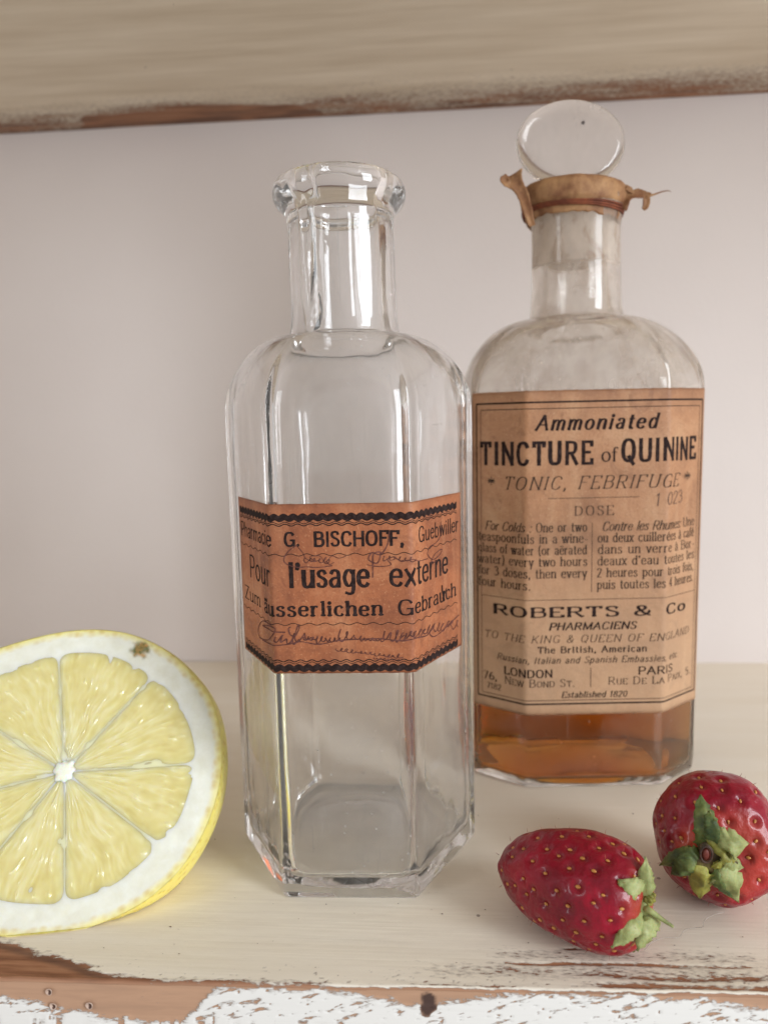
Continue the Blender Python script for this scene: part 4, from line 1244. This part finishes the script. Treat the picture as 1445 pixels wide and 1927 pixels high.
def strawberry(center, axis, length, radius, prof, nseeds, label, seed, lump=.0009, paledir=None, squash=(1, 1), seedmin=.07, seedmax=.93):
    """axis points from tip to calyx"""
    ax = Vector(axis).normalized(); a = ax.cross(Vector((0, 0, 1))).normalized(); b = a.cross(ax)
    root = empty('strawberry', (center[0], center[1], 0), label, 'strawberry', 'strawberries lying at the right of the shelf')
    C0 = Vector(center)
    tp = np.array([p[0] for p in prof]); rp = np.array([p[1] for p in prof])
    cum = crom([(p[0], p[1]) for p in prof], 12)
    tt = np.array([q[0] for q in cum]); rr = np.array([q[1] for q in cum])
    # parametrise by arc so the caps are rounded
    ds = np.hypot(np.diff(tt*length), np.diff(rr*radius)); Sx = np.concatenate([[0], np.cumsum(ds)]); Sx /= Sx[-1]
    def base(s_, phi):
        t = np.interp(s_, Sx, tt); r = np.interp(s_, Sx, rr)*radius
        lp = lump*mnoise.noise(Vector((math.cos(phi)*1.4+seed, math.sin(phi)*1.4, t*2.6)))*min(1, r/radius*2)
        r = max(r+lp, .00002)
        return C0+ax*((t-.5)*length)+a*(r*math.cos(phi)*squash[0])+b*(r*math.sin(phi)*squash[1])
    def nrm(s_, phi):
        e = .01
        p1 = base(min(1, s_+e), phi)-base(max(0, s_-e), phi); p2 = base(s_, phi+.03)-base(s_, phi-.03)
        n_ = p1.cross(p2).normalized()
        if n_.dot(base(s_, phi)-C0) < 0: n_ = -n_
        return n_
    seeds = []
    # spiral seeds, evenly by area
    area_ = np.cumsum(np.interp(np.linspace(0, 1, 400), Sx, rr)); area_ /= area_[-1]
    rs_ = random.Random(seed)
    for i in range(nseeds):
        u = (i+.5)/nseeds
        s_ = float(np.interp(u, area_, np.linspace(0, 1, 400)))+rs_.uniform(-.008, .008)
        phi = i*2.39996+rs_.uniform(-.12, .12)
        if s_ < seedmin or s_ > seedmax: continue
        seeds.append((s_, phi))
    SP = [base(*q) for q in seeds]
    nph, ns = 220, 150
    Sg = np.linspace(0.002, .998, ns); V = []; pale = []; dim = []
    SPa = np.array([tuple(p) for p in SP])
    for s_ in Sg:
        ring_ = [base(s_, 2*PI*i/nph) for i in range(nph)]
        for i, p in enumerate(ring_):
            V.append(tuple(p))
    V = np.array(V)
    # normals by finite differences on the grid
    Gd = V.reshape(ns, nph, 3)
    du = np.roll(Gd, -1, 1)-np.roll(Gd, 1, 1); dv = np.gradient(Gd, axis=0)
    Nn = np.cross(du, dv); Nn /= (np.linalg.norm(Nn, axis=2, keepdims=True)+1e-15)
    out = Gd-np.array(C0); sg = np.sign(np.sum(Nn*out, 2, keepdims=True)); Nn = (Nn*sg).reshape(-1, 3)
    D = np.full(len(V), 1.0)
    for k in range(0, len(V), 4000):
        d = np.linalg.norm(V[k:k+4000, None, :]-SPa[None], axis=2); D[k:k+4000] = d.min(1)
    dimp = np.exp(-(D/.0010)**2)
    ridge = np.exp(-((D-.0019)/.0010)**2)
    V2 = V+Nn*(-.00050*dimp+.00016*ridge)[:, None]
    V2[:, 2] = np.maximum(V2[:, 2], .00015)
    F = grid_faces(nph, ns, True); F.append(tuple(range(nph))[::-1]); F.append(tuple((ns-1)*nph+i for i in range(nph)))
    o = make('fruit_flesh', V2, F, M_berry, root, recalc=True)
    pl = np.zeros(len(V))
    tl_ = (V-np.array(C0))@np.array(ax)/length+.5
    pl = .35*sstep(.90, 1.0, tl_)
    if paledir is not None:
        pd = Vector(paledir); dd = np.linalg.norm(V-np.array(pd), axis=1); pl = np.maximum(pl, .75*sstep(.0062, .001, dd))
    attr(o, 'pale', pl); attr(o, 'dimple', dimp)
    sm = seed_mesh()
    for (s_, phi), p in zip(seeds, SP):
        n_ = nrm(s_, phi)
        if (p-n_*.0002).z < .0006: continue
        y = (ax-n_*ax.dot(n_)).normalized(); x = y.cross(n_)
        so = bpy.data.objects.new('seed', sm); COL.objects.link(so); so.parent = root
        k = rs_.uniform(.85, 1.15)
        Mx = Matrix((x*k, y*k, n_*k)).transposed().to_4x4()
        Mx.translation = p-n_*.00032-Vector(root.location)
        so.matrix_local = Mx
    HV = []; HF = []
    for (s_, phi), p in zip(seeds, SP):
        if rs_.random() < .75:
            n_ = nrm(s_, phi); d_ = (n_+.5*Vector((rs_.uniform(-1, 1), rs_.uniform(-1, 1), rs_.uniform(-.4, 1)))).normalized()
            q = p+ax*rs_.uniform(-.0006, .0006)
            if q.z < .0015: continue
            v_, f_ = tube([q, q+d_*.0005, q+d_*.0009+n_*.0001], [.00007, .00005, .00002], 4)
            k0 = len(HV); HV += v_; HF += [tuple(i+k0 for i in f) for f in f_]
    hh = make('seed_hairs', HV, HF, M_seedhair, root); hh['kind'] = 'stuff'
    return root, base, nrm, ax, a, b

def sepal(parent, pts, width, nrm_, mat, name='sepal', fold=.25, blunt=.7, grow=1.25, th=.0002, tipw=.04, bulge=.45, twist=0.0):
    P = [Vector(p) for p in crom([tuple(p) for p in pts], 7)]; m = len(P); nc = 9; V = []
    for i, p in enumerate(P):
        u = i/(m-1)
        t = (P[min(i+1, m-1)]-P[max(i-1, 0)]).normalized()
        N_ = Vector(nrm_).normalized()
        sd = t.cross(N_).normalized()
        if twist: sd = Matrix.Rotation(twist*u, 3, t) @ sd
        nn = sd.cross(t)
        if nn.dot(N_) < 0: nn = -nn
        w = width*grow*(max(tipw, (math.sin(PI*min(1, (u*(1-bulge*.3)+.16))**.85)))**blunt)
        if u > .93: w *= max(.12, 1-(u-.93)/.07*.9)
        for j in range(nc):
            q = j/(nc-1)*2-1
            jag = 1+.34*mnoise.noise(Vector((i*.8, 9+3*math.copysign(1, q), width*9999)))
            V.append(p+sd*(q*.5*w*jag)+nn*(-fold*w*abs(q)**1.4+.05*w*math.exp(-(q*5)**2)+.00055*mnoise.noise(Vector((i*.35, j*.6, width*5000)))+.00025*mnoise.noise(Vector((i*.9, j*1.3, width*7000)))))
    o = make(name, V, grid_faces(nc, m), mat, parent)
    s = o.modifiers.new('thick', 'SOLIDIFY'); s.thickness = th
    return o

# strawberry 1: lying on its side, tip left and away, leaves right and near
tip = on_z(956, 1630, .0090); cal = on_z(1206, 1708, .0114)
mid = (tip+cal)/2; ax1 = (cal-tip)
print('berry1', tip, cal, ax1.length)
prof_a = [(0, 0), (.012, .22), (.05, .42), (.14, .63), (.30, .84), (.50, .97), (.68, 1.0), (.85, .90), (.95, .68), (.985, .36), (.975, .12), (.965, 0)]
s1, base1, nrm1, axv1, av1, bv1 = strawberry(mid+Vector((0, 0, .0006)), ax1, .0335, .0113, prof_a, 132, 'long dark red strawberry lying near the shelf edge, tip pointing left', 5)
yc = cal.y
Q = lambda px, py, dy=0: on_y(px, py, yc+dy)
toc = (CAMP-cal).normalized()
sepal(s1, [Q(1207, 1706, -.0012), Q(1190, 1690, -.0035), Q(1176, 1672, -.004), Q(1163, 1655, -.003)], .0052, (-.3, -1, .5), M_leafA, grow=1.35, blunt=.65)
sepal(s1, [Q(1210, 1706, -.0010), Q(1222, 1682, -.0016), Q(1222, 1650, -.001), Q(1214, 1612, .0005)], .0040, (.5, -1, .1), M_leafA, grow=1.35, blunt=.65, fold=.35)
sepal(s1, [Q(1208, 1712, -.0016), Q(1200, 1732, -.0050), Q(1178, 1760, -.0072), Q(1150, 1784, -.0082)], .0030, (-.2, -1, .3), M_leafA, grow=1.35, blunt=.65)
sepal(s1, [Q(1212, 1714, -.0018), Q(1222, 1735, -.0040), Q(1216, 1762, -.0056), Q(1198, 1790, -.0066)], .0046, (.2, -1, .2), M_leafA, grow=1.35, blunt=.65, fold=.3)
sepal(s1, [Q(1214, 1714, .000), Q(1226, 1732, .0), Q(1234, 1752, -.001), Q(1226, 1766, -.002)], .0030, (.8, -.6, .1), M_leafB)
sepal(s1, [Q(1205, 1712, .0), Q(1192, 1728, -.0016), Q(1184, 1742, -.0022), Q(1190, 1750, -.002)], .0030, (-.3, -1, .1), M_leafB)
sepal(s1, [Q(1200, 1765, -.0015), Q(1196, 1776, -.001), Q(1188, 1785, -.001), Q(1184, 1787, -.001)], .0022, (-.3, -1, .1), M_leafB)
sepal(s1, [Q(1212, 1705, -.0016), Q(1222, 1700, -.002), Q(1228, 1690, -.002), Q(1230, 1682, -.002)], .0022, (.3, -1, .1), M_leafC)
V, F = tube(crom([Q(1206, 1706, -.001), Q(1222, 1714, -.003), Q(1242, 1728, -.0035), Q(1266, 1744, -.004)], 6), np.linspace(.00085, .00028, 19), 10)
make('stalk', V, F, M_leafA, s1)
bm = bmesh.new(); bmesh.ops.create_icosphere(bm, subdivisions=3, radius=.0016)
for v in bm.verts: v.co *= 1+.25*mnoise.noise(v.co*900)
me = bpy.data.meshes.new('calyx_hub'); bm.to_mesh(me); bm.free(); me.polygons.foreach_set('use_smooth', [True]*len(me.polygons)); me.materials.append(M_leafA)
o = bpy.data.objects.new('calyx_hub', me); COL.objects.link(o); o.parent = s1; o.location = Q(1209, 1708, -.0012)-Vector(s1.location)

# strawberry 2: calyx turned to the viewer
c2 = on_z(1347, 1576, .0140)
axis2 = Vector((-.03, -.86, .16))
prof_b = [(0, 0), (.015, .24), (.06, .48), (.18, .76), (.36, .94), (.56, 1.0), (.76, .97), (.90, .80), (.965, .58), (.985, .34), (.955, .14), (.94, 0)]
s2, base2, nrm2, axv2, av2, bv2 = strawberry(c2+Vector((.0002, .002, .0)), axis2, .0270, .0138, prof_b, 116, 'round red strawberry at the right, leafy end facing the viewer', 13, lump=.0014, paledir=on_y(1302, 1598, c2.y-.0105))
yc2 = c2.y-.0128
Q2 = lambda px, py, dy=0: on_y(px, py, yc2-.0008+dy)
S2 = [([(1336, 1600, .001), (1334, 1572, -.001), (1328, 1535, .0005), (1317, 1495, .004)], .0044, (0, -1, .2), M_leafB, .25),
      ([(1340, 1598, 0), (1352, 1572, -.0018), (1344, 1545, -.0012), (1334, 1527, .001)], .0032, (.5, -1, .2), M_leafB, .5),
      ([(1345, 1600, 0), (1362, 1592, -.002), (1382, 1588, -.0022), (1408, 1588, -.0008)], .0056, (.1, -1, .5), M_leafA, .2),
      ([(1340, 1606, 0), (1358, 1610, -.002), (1372, 1620, -.002), (1384, 1612, -.001)], .0052, (.3, -1, .1), M_leafC, .3),
      ([(1346, 1612, 0), (1366, 1622, -.002), (1380, 1630, -.0015), (1398, 1632, .0)], .0042, (.2, -1, .2), M_leafA, .3),
      ([(1342, 1620, 0), (1362, 1642, -.002), (1382, 1668, -.002), (1388, 1698, .0005)], .0056, (.2, -1, 0), M_leafA, .3),
      ([(1338, 1622, 0), (1350, 1648, -.002), (1362, 1672, -.0016), (1380, 1692, .0002)], .0036, (-.2, -1, -.1), M_leafB, .3),
      ([(1330, 1622, 0), (1326, 1645, -.002), (1322, 1666, -.001), (1316, 1692, .001)], .0052, (-.1, -1, -.2), M_leafC, .3),
      ([(1322, 1616, 0), (1304, 1628, -.0016), (1282, 1642, -.001), (1262, 1646, .001)], .0044, (-.2, -1, -.1), M_leafB, .3),
      ([(1318, 1614, 0), (1298, 1614, -.001), (1272, 1618, .0002), (1240, 1628, .0035)], .0036, (-.2, -1, .5), M_leafB, .4),
      ([(1334, 1612, 0), (1340, 1622, -.001), (1350, 1632, -.0016), (1358, 1640, -.001)], .0026, (0, -1, 0), M_leafC, .3)]
for pts, w, nv, mt, fo in S2:
    sepal(s2, [Q2(*p) for p in pts], w, nv, mt, fold=fo, blunt=.42)
V = []
for f, dy in [(1, .0010), (.85, -.0006), (.55, -.0012), (.02, -.0010)]:
    V += [Q2(1344+f*(42+8*math.sin(3*a)+6*math.sin(7*a))*math.cos(a), 1617+f*(38+8*math.sin(5*a))*math.sin(a), dy) for a in np.linspace(0, 2*PI, 48, endpoint=False)]
F = grid_faces(48, 4, True); F.append(tuple(144+i for i in range(48)))
make('calyx_base', V, F, mat_leaf('withered_calyx', srgb(36, 26, 12), srgb(78, 62, 26), srgb(128, 116, 52)), s2, recalc=True)
# hollow where the stalk came off: a dark ring round a red stump
V, F = tube([Q2(1328+11*math.cos(a), 1608+15*math.sin(a), -.0018) for a in np.linspace(0, 2*PI, 40)], .00024, 6, False)
make('calyx_ring', V, F, mat_leaf('brown_ring', srgb(40, 22, 12), srgb(62, 36, 20), srgb(84, 60, 30)), s2)
V = []
for f, dy in [(1, -.0010), (.8, -.0016), (.4, -.0019), (.02, -.0019)]:
    V += [Q2(1328+9*f*math.cos(a), 1608+13*f*math.sin(a), dy) for a in np.linspace(0, 2*PI, 24, endpoint=False)]
F = grid_faces(24, 4, True); F.append(tuple(72+i for i in range(24)))
make('stalk_scar', V, F, mat_simple('stump', srgb(84, 24, 16), srgb(112, 44, 26), 500, .6), s2, recalc=True)

# fine hair on the shelf
M_hair = mat_simple('hair', srgb(150, 140, 128), srgb(190, 180, 168), 500, .4)
hp = [on_z(px, py, z) for px, py, z in [(1212, 1788, .0004), (1228, 1772, .001), (1252, 1764, .0012), (1276, 1764, .0006), (1288, 1750, .0008), (1308, 1746, .0006), (1322, 1744, .0012), (1323, 1736, .002), (1332, 1726, .003), (1350, 1719, .0022), (1361, 1717, .001)]]
V, F = tube(crom([tuple(p) for p in hp], 6), .000055, 5)
h = make('hair_strand', V, F, M_hair, None, loc=hp[0]); h['label'] = 'thin curly pale hair lying on the shelf beside the strawberry leaves'; h['category'] = 'hair'

# ------------------------------------------------------------------ dust and paint crumbs on the shelf
V = []; F = []
rc = random.Random(21)
for k in range(90):
    x = rc.uniform(-.10, .085); y = rc.uniform(.139, .205)
    r0 = rc.uniform(.00006, .00018)*(1.5 if rc.random() < .1 else 1); k0 = len(V)
    for (dx, dy, dz) in ((1, 0, 0), (0, 1, 0), (-1, 0, 0), (0, -1, 0), (0, 0, 1), (0, 0, -.6)):
        V.append((x+dx*r0*rc.uniform(.6, 1.8), y+dy*r0*rc.uniform(.6, 1.2), .00015+dz*r0*.8))
    for a, b_ in ((0, 1), (1, 2), (2, 3), (3, 0)): F.append((k0+a, k0+b_, k0+4)); F.append((k0+b_, k0+a, k0+5))
cr_o = make('paint_crumbs', V, F, mat_simple('crumb', srgb(88, 66, 52), srgb(150, 124, 104), 300, .8), None, loc=(0, .17, 0), smooth=False)
cr_o['kind'] = 'stuff'; cr_o['label'] = 'tiny dark dust and paint crumbs scattered on the cream shelf top'; cr_o['category'] = 'dust'
